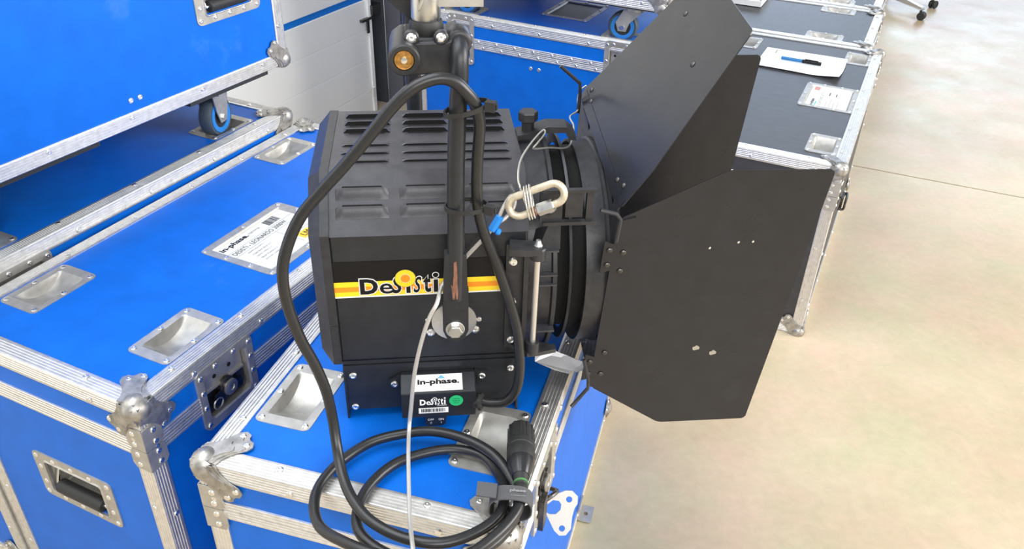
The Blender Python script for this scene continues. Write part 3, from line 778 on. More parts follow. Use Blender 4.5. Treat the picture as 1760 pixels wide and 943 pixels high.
# folded cover over top and chamfers, with a worn front lip
b = MB(); b.extrude([(0, -.0014, .299), (0, .0625, .3585), (0, .2575, .3585), (0, .3214, .299), (0, .319, .298), (0, .257, .3565), (0, .063, .3565), (0, .001, .298)], (.250, 0, 0))
cover = b.build('hood_cover', M_BODYG, lamp, smooth=0)
b = MB()
def louver(w=.064, d=.015, rise=.0062, shade_w=.0042):      # x along, opening on the +y edge, shut on -y
    mb = MB(); n = 12; vs = []; fs = []
    prof = [i / 8 for i in range(9)]
    xs = [-w / 2 + w * i / n for i in range(n + 1)]
    for x in xs:
        e = min(1.0, (w / 2 - abs(x)) / .008); e = math.sqrt(max(0, 1 - (1 - e) ** 2))
        for t in prof:
            vs.append((x, -d / 2 + d * t, rise * e * math.sin(t * math.pi / 2) ** 1.2 * (1 if t else 0)))
    k = len(prof)
    for i in range(n):
        for j in range(k - 1): fs.append((i * k + j, (i + 1) * k + j, (i + 1) * k + j + 1, i * k + j + 1))
    mb.add(vs, fs, 0)
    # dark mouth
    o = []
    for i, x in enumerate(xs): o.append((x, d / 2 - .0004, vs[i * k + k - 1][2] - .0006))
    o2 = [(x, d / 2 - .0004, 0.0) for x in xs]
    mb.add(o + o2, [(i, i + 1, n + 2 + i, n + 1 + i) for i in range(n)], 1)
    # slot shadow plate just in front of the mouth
    mb.add([(-w / 2 + .006, d / 2 - .0004, .0003), (w / 2 - .006, d / 2 - .0004, .0003), (w / 2 - .009, d / 2 + shade_w, .0003), (-w / 2 + .009, d / 2 + shade_w, .0003)], [(0, 1, 2, 3)], 1)
    return mb
_l = louver().build('louver', [M_BODYG, M_VOID], None, smooth=50, recalc=False); LOUV = _l.data; bpy.data.objects.remove(_l)
_l = louver(d=.0145, rise=.0062, w=.066).build('louver', [M_BODYG, M_VOID], None, smooth=50, recalc=False); LOUV2 = _l.data; bpy.data.objects.remove(_l)
_l = louver(d=.0095, rise=.0026, w=.064, shade_w=.0010).build('louver', [M_BODYG, M_VOID], None, smooth=50, recalc=False); LOUV3 = _l.data; bpy.data.objects.remove(_l)
for x in (.045, .125, .204):
    for y, turn in ((.238, 1), (.212, 1), (.186, 1), (.139, 0), (.114, 0), (.089, 0)):
        o = link('louver', LOUV if turn else LOUV3, cover); o.location = (x, y, .3585); o.rotation_euler = (0, 0, math.pi)
ca = math.atan2(.0595, .0639)
for x in (.0425, .122, .202):
    for s in (.0545, .0300):                              # distance up the chamfer
        o = link('louver', LOUV2, cover); c = V(x, -.0014 + math.cos(ca) * s, .299 + math.sin(ca) * s)
        o.matrix_local = frame(c + V(0, -math.sin(ca), math.cos(ca)) * .0002, (1, 0, 0), (0, math.cos(ca), math.sin(ca)), (0, -math.sin(ca), math.cos(ca)))
# rear cap
def scaled(k, x): return [(x, .16 + (y - .16) * k, .225 + (z - .225) * k) for y, z in OCT]
b = MB(); a1, a2, a3 = scaled(1.02, 0.001), scaled(1.02, -.010), scaled(.90, -.026); vs = a1 + a2 + a3
fs = [(k * 6 + i, k * 6 + (i + 1) % 6, (k + 1) * 6 + (i + 1) % 6, (k + 1) * 6 + i) for k in range(2) for i in range(6)] + [tuple(range(6))[::-1], tuple(range(12, 18))]
b.add(vs, fs); b.build('rear_cap', M_CAST, lamp, smooth=0)
b = MB(); b.box(-.008, 0, -.004, .012, .115, .165); b.build('rear_catch', M_CAST, lamp, smooth=0)
# painted stripe and lettering on the near side
LF = frame((0, -.0004, 0), (1, 0, 0), (0, 0, 1), (0, -1, 0))
b = MB(LF); b.box(.0005, .221, .2315, .262, 0, .0003); b.build('black_band', M_BLACKP, housing, smooth=0)
def band(y0, y1, m, nm, z=.0004):
    q = MB(LF); q.add([(0, y0, z), (.221, y0 + .0015, z), (.221, y1 + .0015, z), (0, y1, z)], [(0, 1, 2, 3)]); q.build(nm, m, housing, smooth=0, recalc=False)
band(.2075, .2095, M_WHITE, 'white_line'); band(.2095, .2315, M_YEL, 'yellow_stripe'); band(.2165, .2240, M_ORG, 'orange_stripe', .0006)
DX, DY = .0335, .2125
def logo(F, x, y, w, h, dark, rim, par, k=1.0):
    """the maker's lettering: De, tall S, dotless i under a target disc, s, t, i"""
    parts = [('D', 0.0, .225, 0, .83, 0, .045), ('e', .245, .165, 0, .56, 0, .012), ('S', .395, .140, 0, .92, .20, .03), ('\u0131', .578, .052, 0, .44, 0, .05), ('S', .668, .105, 0, .86, .30, .02), ('t', .795, .095, 0, .92, 0, .03), ('\u0131', .925, .055, 0, .68, 0, .05)]
    for ch, px, pw, py, ph, sh, of in parts:
        e = .0013 * k
        if rim: text(ch, pw * w + 2 * e, ph * h + 2 * e, F @ Matrix.Translation((x + px * w - e, y + py * h - e, 0)), rim, par, 'letter_outline', offset=of + .035, lift=.0009, shear=sh)
        text(ch, pw * w, ph * h, F @ Matrix.Translation((x + px * w, y + py * h, 0)), dark, par, 'lettering', offset=of, lift=.0013, shear=sh)
    cx = x + .952 * w; cy = y + .92 * h
    for r_, m, lf in ((.0046, rim, .0010), (.0035, dark, .0014)):
        if m: disc(F, cx, cy, r_ * k, lf, m, 'letter_dot', par)
def disc(F, cx, cy, r, z, m, nm, par):
    q = MB(F @ Matrix.Translation((cx, cy, 0))); q.add([(r * math.cos(2 * math.pi * i / 28), r * math.sin(2 * math.pi * i / 28), z) for i in range(28)], [tuple(range(28))]); return q.build(nm, m, par, smooth=0, recalc=False)
logo(LF, DX, DY, .102, .0285, M_BLACKP, M_WHITE, housing)
disc(LF, .0918, .2352, .0135, .0014, mat('olive_print', (.35, .32, .08), .4), 'target_rim', housing); disc(LF, .0918, .2352, .0128, .0016, M_YEL, 'target_disc', housing)
disc(LF, .0918, .2352, .0066, .0018, M_WHITE, 'target_ring', housing); disc(LF, .0918, .2352, .0062, .0020, M_ORG, 'target_centre', housing)
text('LIGHTING', .034, .0038, LF @ Matrix.Translation((.1385, .2125, 0)), M_GREYP, housing, 'lettering', lift=.0009)
# base
b = MB(); b.box(.003, .241, .004, .316, .012, .084); base = b.build('base', M_BODY, lamp, smooth=0)
for z0, z1, d in ((.0845, .0895, .001), (.0905, .0955, -.0015), (.0965, .1025, .0005)):
    q = MB(); q.box(.001, .245, d, .32 - d, z0, z1); q.build('rib', M_BODY, base, smooth=0)
for x0, x1 in ((.000, .003), (.241, .244)):
    q = MB(); q.box(x0, x1, .002, .318, -.0029, .0845); q.build('foot_flange', M_BODY, base, smooth=0)
for x, z in ((.013, .074), (.012, .017), (.232, .074), (.232, .018)): rivet(base, (x, .004, z), (0, -1, 0), SCREW, name='screw')
# switch box
b = MB(); b.extrude([(.078, .004, .014), (.078, -.030, .020), (.078, -.030, .064), (.078, -.004, .077), (.078, .004, .077)], (.103, 0, 0))
sw = b.build('switch_box', M_BODY, lamp, smooth=0)
md = sw.modifiers.new('bevel', 'BEVEL'); md.width = .0015; md.segments = 2
b = MB()
b.extrude([(.064, .0035, .052), (.078, .0035, .058), (.078, .0035, .076), (.062, .0035, .066)], (0, -.004, 0)); b.build('mounting_ear', M_BODY, sw, smooth=0); b = MB(); b.extrude([(.181, .0035, .050), (.199, .0035, .058), (.199, .0035, .074), (.181, .0035, .078)], (0, -.004, 0))
b.build('mounting_ear', M_BODY, sw, smooth=0)
rivet(sw, (.0695, -.0006, .0545 + .0045), (0, -1, 0), SCREW, name='screw'); rivet(sw, (.191, -.0006, .066), (0, -1, 0), SCREW, name='screw')
s0, s1 = V(0, -.030, .064), V(0, -.004, .077); sy = (s1 - s0).normalized()
SF = frame((0, s0.y, s0.z), (1, 0, 0), sy, V(1, 0, 0).cross(sy))
b = MB(SF); b.box(.096, .163, .003, .0275, .0002, .0006); plate = b.build('white_label', M_WHITE, sw, smooth=0)
text('in-phase.', .058, .0105, SF @ Matrix.Translation((.101, .0105, .0006)), M_BLACKP, plate, 'lettering', offset=.04)
text('lighting equipment hire and sales', .058, .0016, SF @ Matrix.Translation((.101, .0070, .0006)), M_GREYP, plate, 'lettering')
text('www.in-phase.com', .056, .0016, SF @ Matrix.Translation((.102, .0045, .0006)), M_GREYP, plate, 'lettering')
b = MB(SF); b.add([(.128, .021, .0009), (.140, .021, .0009), (.134, .026, .0009)], [(0, 1, 2)]); b.build('blue_logo', M_LBLUE, plate, smooth=0, recalc=False)
NF = frame((0, -.0302, 0), (1, 0, 0), (0, 0, 1), (0, -1, 0))
logo(NF, .1035, .044, .036, .0125, M_WHITE, None, sw, k=.36)
disc(NF, .1240, .0540, .0036, .0016, M_WHITE, 'target_disc', sw); disc(NF, .1240, .0540, .0026, .0018, M_BLACKP, 'target_disc', sw); disc(NF, .1240, .0540, .0012, .0019, M_WHITE, 'target_disc', sw)
text('LEONARDO', .0135, .0020, NF @ Matrix.Translation((.127, .0408, 0)), M_WHITE, sw, 'lettering')
disc(NF, .1535, .0495, .0096, .0010, M_GREEN, 'green_sticker', sw)
for i, w in enumerate((.009, .011, .008)): text('TESTED OK', w, .0016, NF @ Matrix.Translation((.1535 - w / 2, .0520 - i * .0035, .0008)), M_BLACKP, sw, 'lettering')
b = MB(NF); b.box(.1015, .1425, .0285, .0378, .0001, .0005, 0)
xx = .105
while xx < .139:
    w = random.choice((.0005, .0009, .0014)); b.box(xx, xx + w, .0305, .0365, .0005, .0007, 1); xx += w + random.choice((.0005, .0009))
b.build('barcode', [M_WHITE, M_BLACKP], sw, smooth=0)
b = MB(); b.extrude([(.110, -.0285, .021), (.1405, -.0285, .021), (.1385, -.0285, .006), (.134, -.0285, .002), (.114, -.0285, .002), (.110, -.0285, .006)], (0, .004, 0)); sp = b.build('switch_plate', M_BODY, sw, smooth=0)
PF2 = frame((0, -.0286, 0), (1, 0, 0), (0, 0, 1), (0, -1, 0))
for tx, x, z, w, h in (('OFF', .1135, .0125, .0085, .0036), ('ON', .1285, .0125, .0072, .0036), ('O', .1165, .0065, .0028, .0036), ('I', .1318, .0065, .0007, .0036)):
    text(tx, w, h, PF2 @ Matrix.Translation((x, z, 0)), M_WHITE, sp, 'lettering')
b = MB(); b.cyl((.178, -.020, .038), (.191, -.025, .040), .0105, 14, bev=.001); b.lathe([(.013, 0), (.013, .004), (.009, .006)], 8, 0, axisframe((.186, -.024, .0395), (1, -.3, .1)))
b.build('cable_gland', M_RUBBER, sw); 
# side details
for x, z in ((.122, .146), (.182, .148)): rivet(housing, (x, -.0002, z), (0, -1, 0), SCREW, s=1.1, name='screw')
for x, z in ((.119, .166), (.187, .164)): rivet(housing, (x, -.0002, z), (0, -1, 0), s=.8)
# yoke: near arm, gear casting, far arm
yk = bpy.data.objects.new('yoke', None); COL.objects.link(yk); yk.parent = lamp
_q = catmull([(.154, -.030, .222), (.156, -.030, .30), (.157, -.030, .40), (.160, -.030, .475), (.1622, -.0298, .510), (.1628, -.0255, .5325), (.1630, -.012, .5425), (.163, .012, .5440)], 6)
b = MB(); b.tube(_q, [.0108 - .0016 * i / len(_q) for i in range(len(_q))], 16)
b.build('near_arm', M_BODY, yk)
b = MB(); b.extrude([(.1415, -.037, .290), (.1685, -.037, .290), (.170, -.037, .222), (.139, -.037, .222)], (0, .014, 0)); b.box(.139, .171, -.034, -.026, .205, .236)
b.extrude([(.138, -.031, .208), (.171, -.031, .208), (.171, -.031, .170), (.166, -.031, .157), (.1545, -.031, .151), (.143, -.031, .157), (.138, -.031, .170)], (0, .009, 0))
b.build('pivot_plate', M_BODY, yk, smooth=0)
b = MB(); b.extrude([(.1525, -.0416, .281), (.1560, -.0414, .283), (.1568, -.0412, .262), (.1566, -.0408, .250), (.1575, -.0406, .238), (.1570, -.0406, .226), (.1505, -.0406, .226), (.1500, -.0406, .238), (.1486, -.0408, .248), (.1510, -.0408, .246), (.1522, -.0412, .262)], (0, .004, 0))
b.build('rubbed_patch', M_RUST, yk, smooth=0)
b = MB(); b.lathe([(.030, 0), (.030, .004), (.012, .004), (.012, .022)], 32, 0, axisframe((.1535, -.0005, .1655), (0, -1, 0))); b.build('pivot_washer', M_WASH, yk)
b = MB(); b.lathe([(.0125, 0), (.0125, .002), (.0118, .0025)], 24, 0, axisframe((.1535, -.031, .1730), (0, -1, 0))); b.lathe([(.0098, .0025), (.0098, .0085), (.0085, .0095), (.003, .0092)], 6, 0, axisframe((.1535, -.031, .1730), (0, -1, 0)))
b.build('pivot_bolt', M_WASH, yk, smooth=20)
b = MB(); b.tube(catmull([(.108, .352, .15), (.111, .352, .30), (.110, .352, .44), (.112, .345, .495), (.122, .300, .523), (.131, .20, .526), (.136, .04, .526)], 6), .0125, 14); b.build('far_arm', M_BODY, yk)
# gear casting
b = MB()
b.extrude([(.100, .05, .508), (.158, .05, .510), (.168, .05, .526), (.163, .05, .551), (.150, .05, .546), (.118, .05, .545), (.100, .05, .546), (.089, .05, .538), (.089, .05, .522)], (0, -.066, 0))
b.lathe([(.0165, 0), (.0165, .066), (.0158, .069)], 24, 0, axisframe((.1035, .037, .5315), (0, -1, 0)))
b.lathe([(.0130, 0), (.0140, .006), (.0140, .026), (.0125, .029), (.0090, .029)], 24, 0, axisframe((.1632, .014, .5435), (0, -1, 0)))
b.extrude([(.103, -.012, .543), (.151, -.012, .543), (.151, .045, .543), (.103, .045, .543)], (0, 0, .005))
cast = b.build('gear_casting', M_CAST, yk, smooth=30)
md = cast.modifiers.new('bevel', 'BEVEL'); md.width = .0025; md.segments = 2; md.limit_method = 'ANGLE'; md.angle_limit = R(35)
b = MB(); b.lathe([(.0160, 0), (.0170, .003), (.0170, .007), (.0155, .009), (.0115, .009), (.0108, .005)], 28, 0, axisframe((.1035, -.029, .5325), (0, -1, 0))); b.build('cup_ring', M_RUBBER, yk)
b = MB(); b.lathe([(0.0, .0045), (.0085, .0050), (.0090, .0070), (.0100, .0072), (.0112, .0060)], 28, 0, axisframe((.1035, -.029, .5325), (0, -1, 0))); b.build('brass_cup', M_BRASS, yk)
b = MB(); b.lathe([(.0036, .0040), (.0034, .0080), (0, .0085)], 12, 0, axisframe((.1035, -.029, .5325), (0, -1, 0))); b.build('cup_pin', M_CHROME, yk)
for x in (.1120, .1435):
    b = MB(); b.lathe([(.0082, 0), (.0082, .006), (.0065, .0075), (.006, .0075)], 16, 0, axisframe((x, -.010, .5495), (0, -1, .12))); o = b.build('clamp_lug', M_CAST, yk)
    rivet(o, (x, -.0172, .5503), (0, -1, .12), SCREW, s=1.0, name='screw')
# spigot
SPX, SPY = .1285, .012
b = MB(); b.lathe([(.0168, 0), (.0186, .004), (.0186, .013), (.0172, .016)], 26, 0, Matrix.Translation((SPX, SPY, .546))); b.build('spigot_collar', M_RUBBER, yk)
b = MB(); b.lathe([(.0152, 0), (.0162, .003), (.0162, .031), (.0154, .034), (.010, .034), (.010, .075)], 28, 0, Matrix.Translation((SPX, SPY, .562))); b.build('spigot', M_WASH, yk)
b = MB(); b.tube(catmull([(SPX + .001, SPY - .0185, .630), (SPX + .0005, SPY - .0188, .600), (SPX - .005, SPY - .0178, .584), (SPX - .008, SPY - .0162, .576), (SPX - .0085, SPY - .0162, .586), (SPX - .006, SPY - .0174, .594)], 4), .0015, 8); b.build('spring_pin', M_TIEW, yk)
b = MB(); b.lathe([(.0016, 0), (.0016, .0008), (0, .0008)], 8, 0, axisframe((SPX + .0092, SPY - .0130, .589), (.55, -.8, 0))); b.build('pin_hole', M_VOID, yk)
b = MB(); b.cyl((SPX - .062, SPY + .01, .597), (SPX - .012, SPY + .004, .597), .011, 16, bev=.001); b.build('clamp_handle', M_RUBBER, yk)
b = MB(); b.extrude([(SPX - .058, SPY + .012, .594), (SPX - .012, SPY + .012, .594), (SPX - .013, SPY + .012, .556), (SPX - .020, SPY + .012, .560)], (0, .02, 0)); b.build('clamp_web', M_CAST, yk, smooth=0)
b = MB(); b.box(SPX + .011, SPX + .062, SPY - .008, SPY + .02, .577, .612); b.build('clamp_block', M_ZINC, yk, smooth=0)

# lens tube, accessory holders, barn door
AX = frame((0, .163, .195), (0, 1, 0), (0, 0, 1), (1, 0, 0))           # lathe axis along the lamp
b = MB(AX); b.lathe([(.150, .246), (.1585, .250), (.1585, .283), (.163, .285), (.163, .290), (.157, .292), (.148, .290), (.146, .27)], 56); tube = b.build('lens_tube', M_CAST, lamp, smooth=30, recalc=True)
b = MB(AX); b.lathe([(0, .300), (.05, .2985), (.10, .294), (.138, .285), (.138, .280), (0, .280)], 48); b.build('fresnel_lens', M_GLASS, lamp)
b = MB(AX); b.lathe([(.134, .286), (.134, .336), (.131, .336), (.131, .286)], 56, 0, None, True); b.build('gap_shade_ring', M_VOID, lamp)  # black cylinder added so the gap before the door ring looks shaded
b = MB(AX); b.lathe([(.150, .308), (.153, .3085), (.154, .312), (.150, .313), (.138, .3125), (.138, .310)], 48, 0, None, True); b.build('filter_frame', M_BODY, lamp)
BX = frame((0, .163, .1865), (0, 1, 0), (0, 0, 1), (1, 0, 0))
b = MB(BX); b.lathe([(.1485, .332), (.1505, .3325), (.1505, .358), (.1535, .360), (.1535, .364), (.140, .364), (.140, .361), (.1465, .359), (.1465, .332)], 64, closed=True); dring = b.build('door_ring', M_CAST, lamp, smooth=30)
# square hinge frame
H0 = [V(.365, .001, .322), V(.365, .290, .366), V(.359, .325, .046), V(.357, .028, .010)]
b = MB(); n = 48; ou = []; inn = []
for i in range(n):
    a = 2 * math.pi * i / n; inn.append(V(.364, .163 + .139 * math.cos(a), .1865 + .139 * math.sin(a)))
    d = V(0, math.cos(a), math.sin(a)); best = None
    c0 = V(.364, .163, .1865)
    for k in range(4):
        p, r_ = H0[k], H0[(k + 1) % 4]; e = r_ - p
        den = d.y * e.z - d.z * e.y
        if abs(den) < 1e-9: continue
        t = ((p.y - c0.y) * e.z - (p.z - c0.z) * e.y) / den
        s = ((p.y - c0.y) * d.z - (p.z - c0.z) * d.y) / den
        if t > 0 and -1e-6 <= s <= 1 + 1e-6 and (best is None or t < best[0]): best = (t, p.x + e.x * s)
    ou.append(V(best[1], c0.y + d.y * best[0], c0.z + d.z * best[0]))
vs = inn + ou + [p + V(.0025, 0, 0) for p in inn + ou]
fs = []
for i in range(n):
    j = (i + 1) % n
    fs += [(i, j, n + j, n + i), (2 * n + i, 3 * n + i, 3 * n + j, 2 * n + j), (n + i, n + j, 3 * n + j, 3 * n + i), (i, 2 * n + i, 2 * n + j, j)]
b.add(vs, fs); hf = b.build('hinge_frame', M_LEAF, lamp, smooth=0)
def flange(p0, p1, w, nrm, nm='hinge_flange'):
    p0, p1, w, nrm = Vector(p0), Vector(p1), Vector(w), Vector(nrm); d = (p1 - p0).normalized()
    q = MB(); q.extrude([p0 + d * .004, p1 - d * .004, p1 - d * .010 + w, p0 + d * .010 + w], nrm * .002); o = q.build(nm, M_LEAF, hf, smooth=0)
    q = MB(); q.tube([p0, p1], .0032, 8); q.build('hinge_pin', M_LEAF, hf)
    return o
def leaf_thing(name, poly, hinge, rivs, t=.0014):
    poly = [Vector(p) for p in poly]; nrm = (poly[1] - poly[0]).cross(poly[-1] - poly[0]).normalized()
    c = sum(poly, Vector()) / len(poly)
    out = []
    k = len(poly)
    for i in range(k):                                   # rounded corners
        p, a, d = poly[i], poly[i - 1], poly[(i + 1) % k]
        r_ = min(.006, (a - p).length * .3, (d - p).length * .3)
        out += [p + (a - p).normalized() * r_, p + (a - p).normalized() * r_ * .35 + (d - p).normalized() * r_ * .35, p + (d - p).normalized() * r_]
    q = MB(); q.extrude(out, nrm * t); o = q.build(name, M_LEAF, lamp, smooth=0)
    return o, nrm
# near leaf
NL = [(.367, -.001, .313), (.497, -.004, .379), (.637, -.002, .375), (.617, .040, -.084), (.473, .037, -.079), (.357, .027, .010)]
w3 = []
_a, _b, _c = V(*NL[0]), V(*NL[3]), V(*NL[5])
pn = (_a - _c).cross(_b - _c).normalized()
NL = [tuple(V(*p) - pn * (V(*p) - _a).dot(pn)) for p in NL]        # make it truly flat
nl, nn = leaf_thing('side_leaf', NL, None, None)
if nn.y > 0: nn = -nn
e0, e1 = V(*NL[0]), V(*NL[5]); wd_ = (V(*NL[1]) + V(*NL[4]) - e0 - e1).normalized()
q = MB(); hd = (e1 - e0).normalized()
q.extrude([e0 + wd_ * -.004 + hd * .004, e1 + wd_ * -.004 - hd * .004, e1 + wd_ * .019 + hd * .004, e0 + wd_ * .019 - hd * .004], nn * .0022)
o = q.build('hinge_strip', M_LEAF, nl, smooth=0)
for s in (.17, .27, .76, .90): rivet(o, e0.lerp(e1, s) + wd_ * .010 + nn * .0024, nn, BRIVET)
def leaf_pt(px, py): return e0 + hd * py + wd_ * px
for px, py in ((.166, .030), (.186, .028), (.128, .041)): rivet(nl, leaf_pt(px, py) + nn * .0006, nn, s=.35)
for px, py, s in ((.148, .222, .9), (.176, .231, .9)): 
    q = MB(axisframe(leaf_pt(px, py) + nn * .0004, nn)); q.add([((.0055 + .0014 * math.sin(3.1 * i)) * math.cos(i * .524), (.0045 + .0012 * math.cos(2.3 * i)) * math.sin(i * .524), 0) for i in range(12)], [tuple(range(12))]); q.build('chipped_spot', M_ZINC, nl, smooth=0, recalc=False)
# top leaf
h0 = V(.365, .002, .3235); hh = V(0, math.cos(.15), math.sin(.15)); tn = V(1, 0, 0).cross(hh); tw = V(1, 0, 0) * math.cos(1.0) + tn * math.sin(1.0)
TLp = [(0, 0), (.004, .066), (.048, .257), (.238, .257), (.283, .048), (.292, .012), (.290, 0)]
TL = [h0 + hh * a + tw * c for a, c in TLp]
tl, n2 = leaf_thing('top_leaf', TL, None, None)
if n2.z < 0: n2 = -n2
for a, c in ((.03, .018), (.272, .020), (.25, .012), (.05, .012), (.10, .175), (.20, .20)): rivet(tl, h0 + hh * a + tw * c + n2 * .0008, n2, BRIVET)
q = MB(); q.extrude([h0 + hh * .002 - tw * .003, h0 + hh * .288 - tw * .003, h0 + hh * .286 + tw * .012, h0 + hh * .004 + tw * .012], n2 * .002); q.build('hinge_strip', M_LEAF, tl, smooth=0)
for a in (.055, .235):
    q = MB(); q.extrude([h0 + hh * (a - .02) - tw * .003, h0 + hh * (a + .02) - tw * .003, h0 + hh * (a + .014) - V(0, 0, .022) + V(.002, 0, 0), h0 + hh * (a - .014) - V(0, 0, .022) + V(.002, 0, 0)], (-.002, 0, 0)); q.build('hinge_plate', M_LEAF, hf, smooth=0)
for s_ in (.20, .86):
    c_ = e0.lerp(e1, s_); q = MB(); q.extrude([c_ - hd * .020, c_ + hd * .020, c_ + hd * .026 - wd_ * .017, c_ - hd * .026 - wd_ * .017], nn * .0024); o = q.build('hinge_plate', M_LEAF, hf, smooth=0)
    for k_ in (-.012, .012): rivet(o, c_ + hd * k_ - wd_ * .009 + nn * .0026, nn, BRIVET)
# far leaf and bottom leaf
upv = V(.02, -math.sin(.115), math.cos(.115)); hv = V(0, math.cos(.115), math.sin(.115)); cc = V(.362, .163, .18)
Hf = cc + hv * .150
FLp = [Hf + upv * .1525, Hf + V(.13, 0, 0) + upv * .2305, Hf + V(.27, 0, 0) + upv * .2305, Hf + V(.27, 0, 0) - upv * .2305, Hf + V(.13, 0, 0) - upv * .2305, Hf - upv * .1525]
leaf_thing('side_leaf', FLp, None, None)
Hb = cc - upv * .1525; bw = V(math.cos(.22), 0, 0) - upv * math.sin(.22); bw -= V(bw.dot(hv) * hv.x, bw.dot(hv) * hv.y, bw.dot(hv) * hv.z); bw.normalize()
BLp = [Hb - hv * .142, Hb - hv * .138 + bw * .066, Hb - hv * .095 + bw * .257, Hb + hv * .095 + bw * .257, Hb + hv * .138 + bw * .066, Hb + hv * .142]
leaf_thing('bottom_leaf', BLp, None, None)
for nm, pts_ in (('clip_rod', [(.326, .27, .418), (.357, .270, .391), (.358, .270, .372), (.357, .270, .345)]), ('clip_rod', [(.334, -.008, .092), (.343, -.010, .055), (.343, -.010, .040), (.319, -.020, .016)]), ('clip_rod', [(.337, -.010, .331), (.357, -.012, .326), (.3630, -.012, .318), (.361, -.010, .285)])):
    q = MB(); q.tube([Vector(p) for p in pts_], .0028, 8); q.build(nm, M_CAST, lamp)
# near side hinge plate of the lens door, clamps and rod
b = MB(); b.box(.221, .249, -.006, 0, .120, .283); b.box(.243, .249, -.016, -.006, .125, .278); dh = b.build('door_hinge', M_CAST, lamp, smooth=0)
for z in (.258, .196, .132): rivet(dh, (.2305, -.0062, z), (0, -1, 0), SCREW, s=1.15, name='screw')
b = MB()
b.extrude([(.222, -.030, .281), (.246, -.034, .281), (.262, -.032, .281), (.268, -.022, .281), (.262, -.012, .281), (.225, -.004, .281)], (0, 0, .009))
b.lathe([(.0105, 0), (.0105, .014), (.009, .016)], 18, 0, Matrix.Translation((.259, -.022, .272)))
b.build('upper_clamp', M_CAST, lamp, smooth=30); b = MB(); b.lathe([(.0095, 0), (.0095, .018)], 18, 0, Matrix.Translation((.2575, -.022, .122)))
b.extrude([(.226, -.004, .119), (.250, -.030, .119), (.268, -.028, .119), (.292, -.014, .112), (.292, -.004, .112), (.262, -.002, .119)], (0, 0, .006))
b.build('lower_clamp', M_CAST, lamp, smooth=30)
b = MB(); b.cyl((.2575, -.022, .126), (.259, -.022, .284), .0040, 12); b.build('hinge_rod', M_ROD, lamp)
b = MB(); b.lathe([(.006, 0), (.006, .003), (.0045, .005), (.003, .010), (0, .0105)], 12, 0, Matrix.Translation((.259, -.022, .288))); b.build('rod_nut', M_WASH, lamp)
# upper accessory holder
b = MB()
b.box(.262, .290, -.004, .006, .3135, .355); b.box(.264, .331, -.008, -.001, .3545, .3585); b.box(.266, .334, -.009, -.001, .3100, .3145); b.box(.294, .316, -.003, .004, .318, .352); b.box(.320, .3285, -.005, .003, .3145, .3545)
b.build('accessory_holder', M_CAST, lamp, smooth=0)
b = MB(); b.lathe([(.0098, 0), (.0098, .003), (.0085, .004)], 20, 0, axisframe((.274, -.004, .3345), (0, -1, .1))); b.build('holder_washer', M_RUBBER, lamp)
b = MB(); b.lathe([(.0072, 0), (.0072, .002), (.005, .004), (.002, .0036), (0, .0028)], 16, 0, axisframe((.274, -.0078, .3350), (0, -1, .1))); b.build('holder_screw', M_CHROME, lamp)
b = MB(); b.extrude([(.252, .05, .268), (.276, .01, .300), (.276, .004, .268), (.26, .002, .262)], (.016, 0, 0)); b.build('holder_rib', M_CAST, lamp, smooth=0)
# lower holder: bare grey bracket
b = MB(); b.extrude([(.264, -.012, .096), (.292, -.016, .082), (.312, -.018, .076), (.318, -.010, .074), (.324, -.012, .073), (.334, -.008, .072), (.338, .006, .076), (.326, .010, .080), (.300, .012, .090), (.290, .014, .105), (.266, .010, .112)], (0, .004, -.003)); b.build('lower_bracket', M_GREYPL, lamp, smooth=0)
# top bracket and knob
b = MB(); b.extrude([(.250, .145, .357), (.250, .145, .364), (.262, .145, .366), (.292, .145, .376), (.318, .145, .375), (.330, .145, .366), (.332, .145, .356), (.322, .145, .356), (.316, .145, .367), (.290, .145, .367), (.270, .145, .360)], (0, .03, 0)); b.build('top_bracket', M_CAST, lamp, smooth=0)
b = MB(); b.cyl((.2655, .160, .362), (.2655, .160, .382), .0085, 14); b.lathe([(.0125, 0), (.0137, .002), (.0137, .012), (.0125, .014)], 6, 0, Matrix.Translation((.2655, .160, .380))); b.build('lock_knob', M_CAST, lamp, smooth=20)
for q_ in ((.268, .290, -.0015, .02, .266, .2685), (.264, .290, -.0015, .02, .229, .2310), (.264, .290, -.0015, .02, .2140, .2160), (.266, .290, -.0015, .02, .138, .141)):
    b = MB(); b.box(*q_); b.build('casting_rib', M_BODYG, tube, smooth=0)

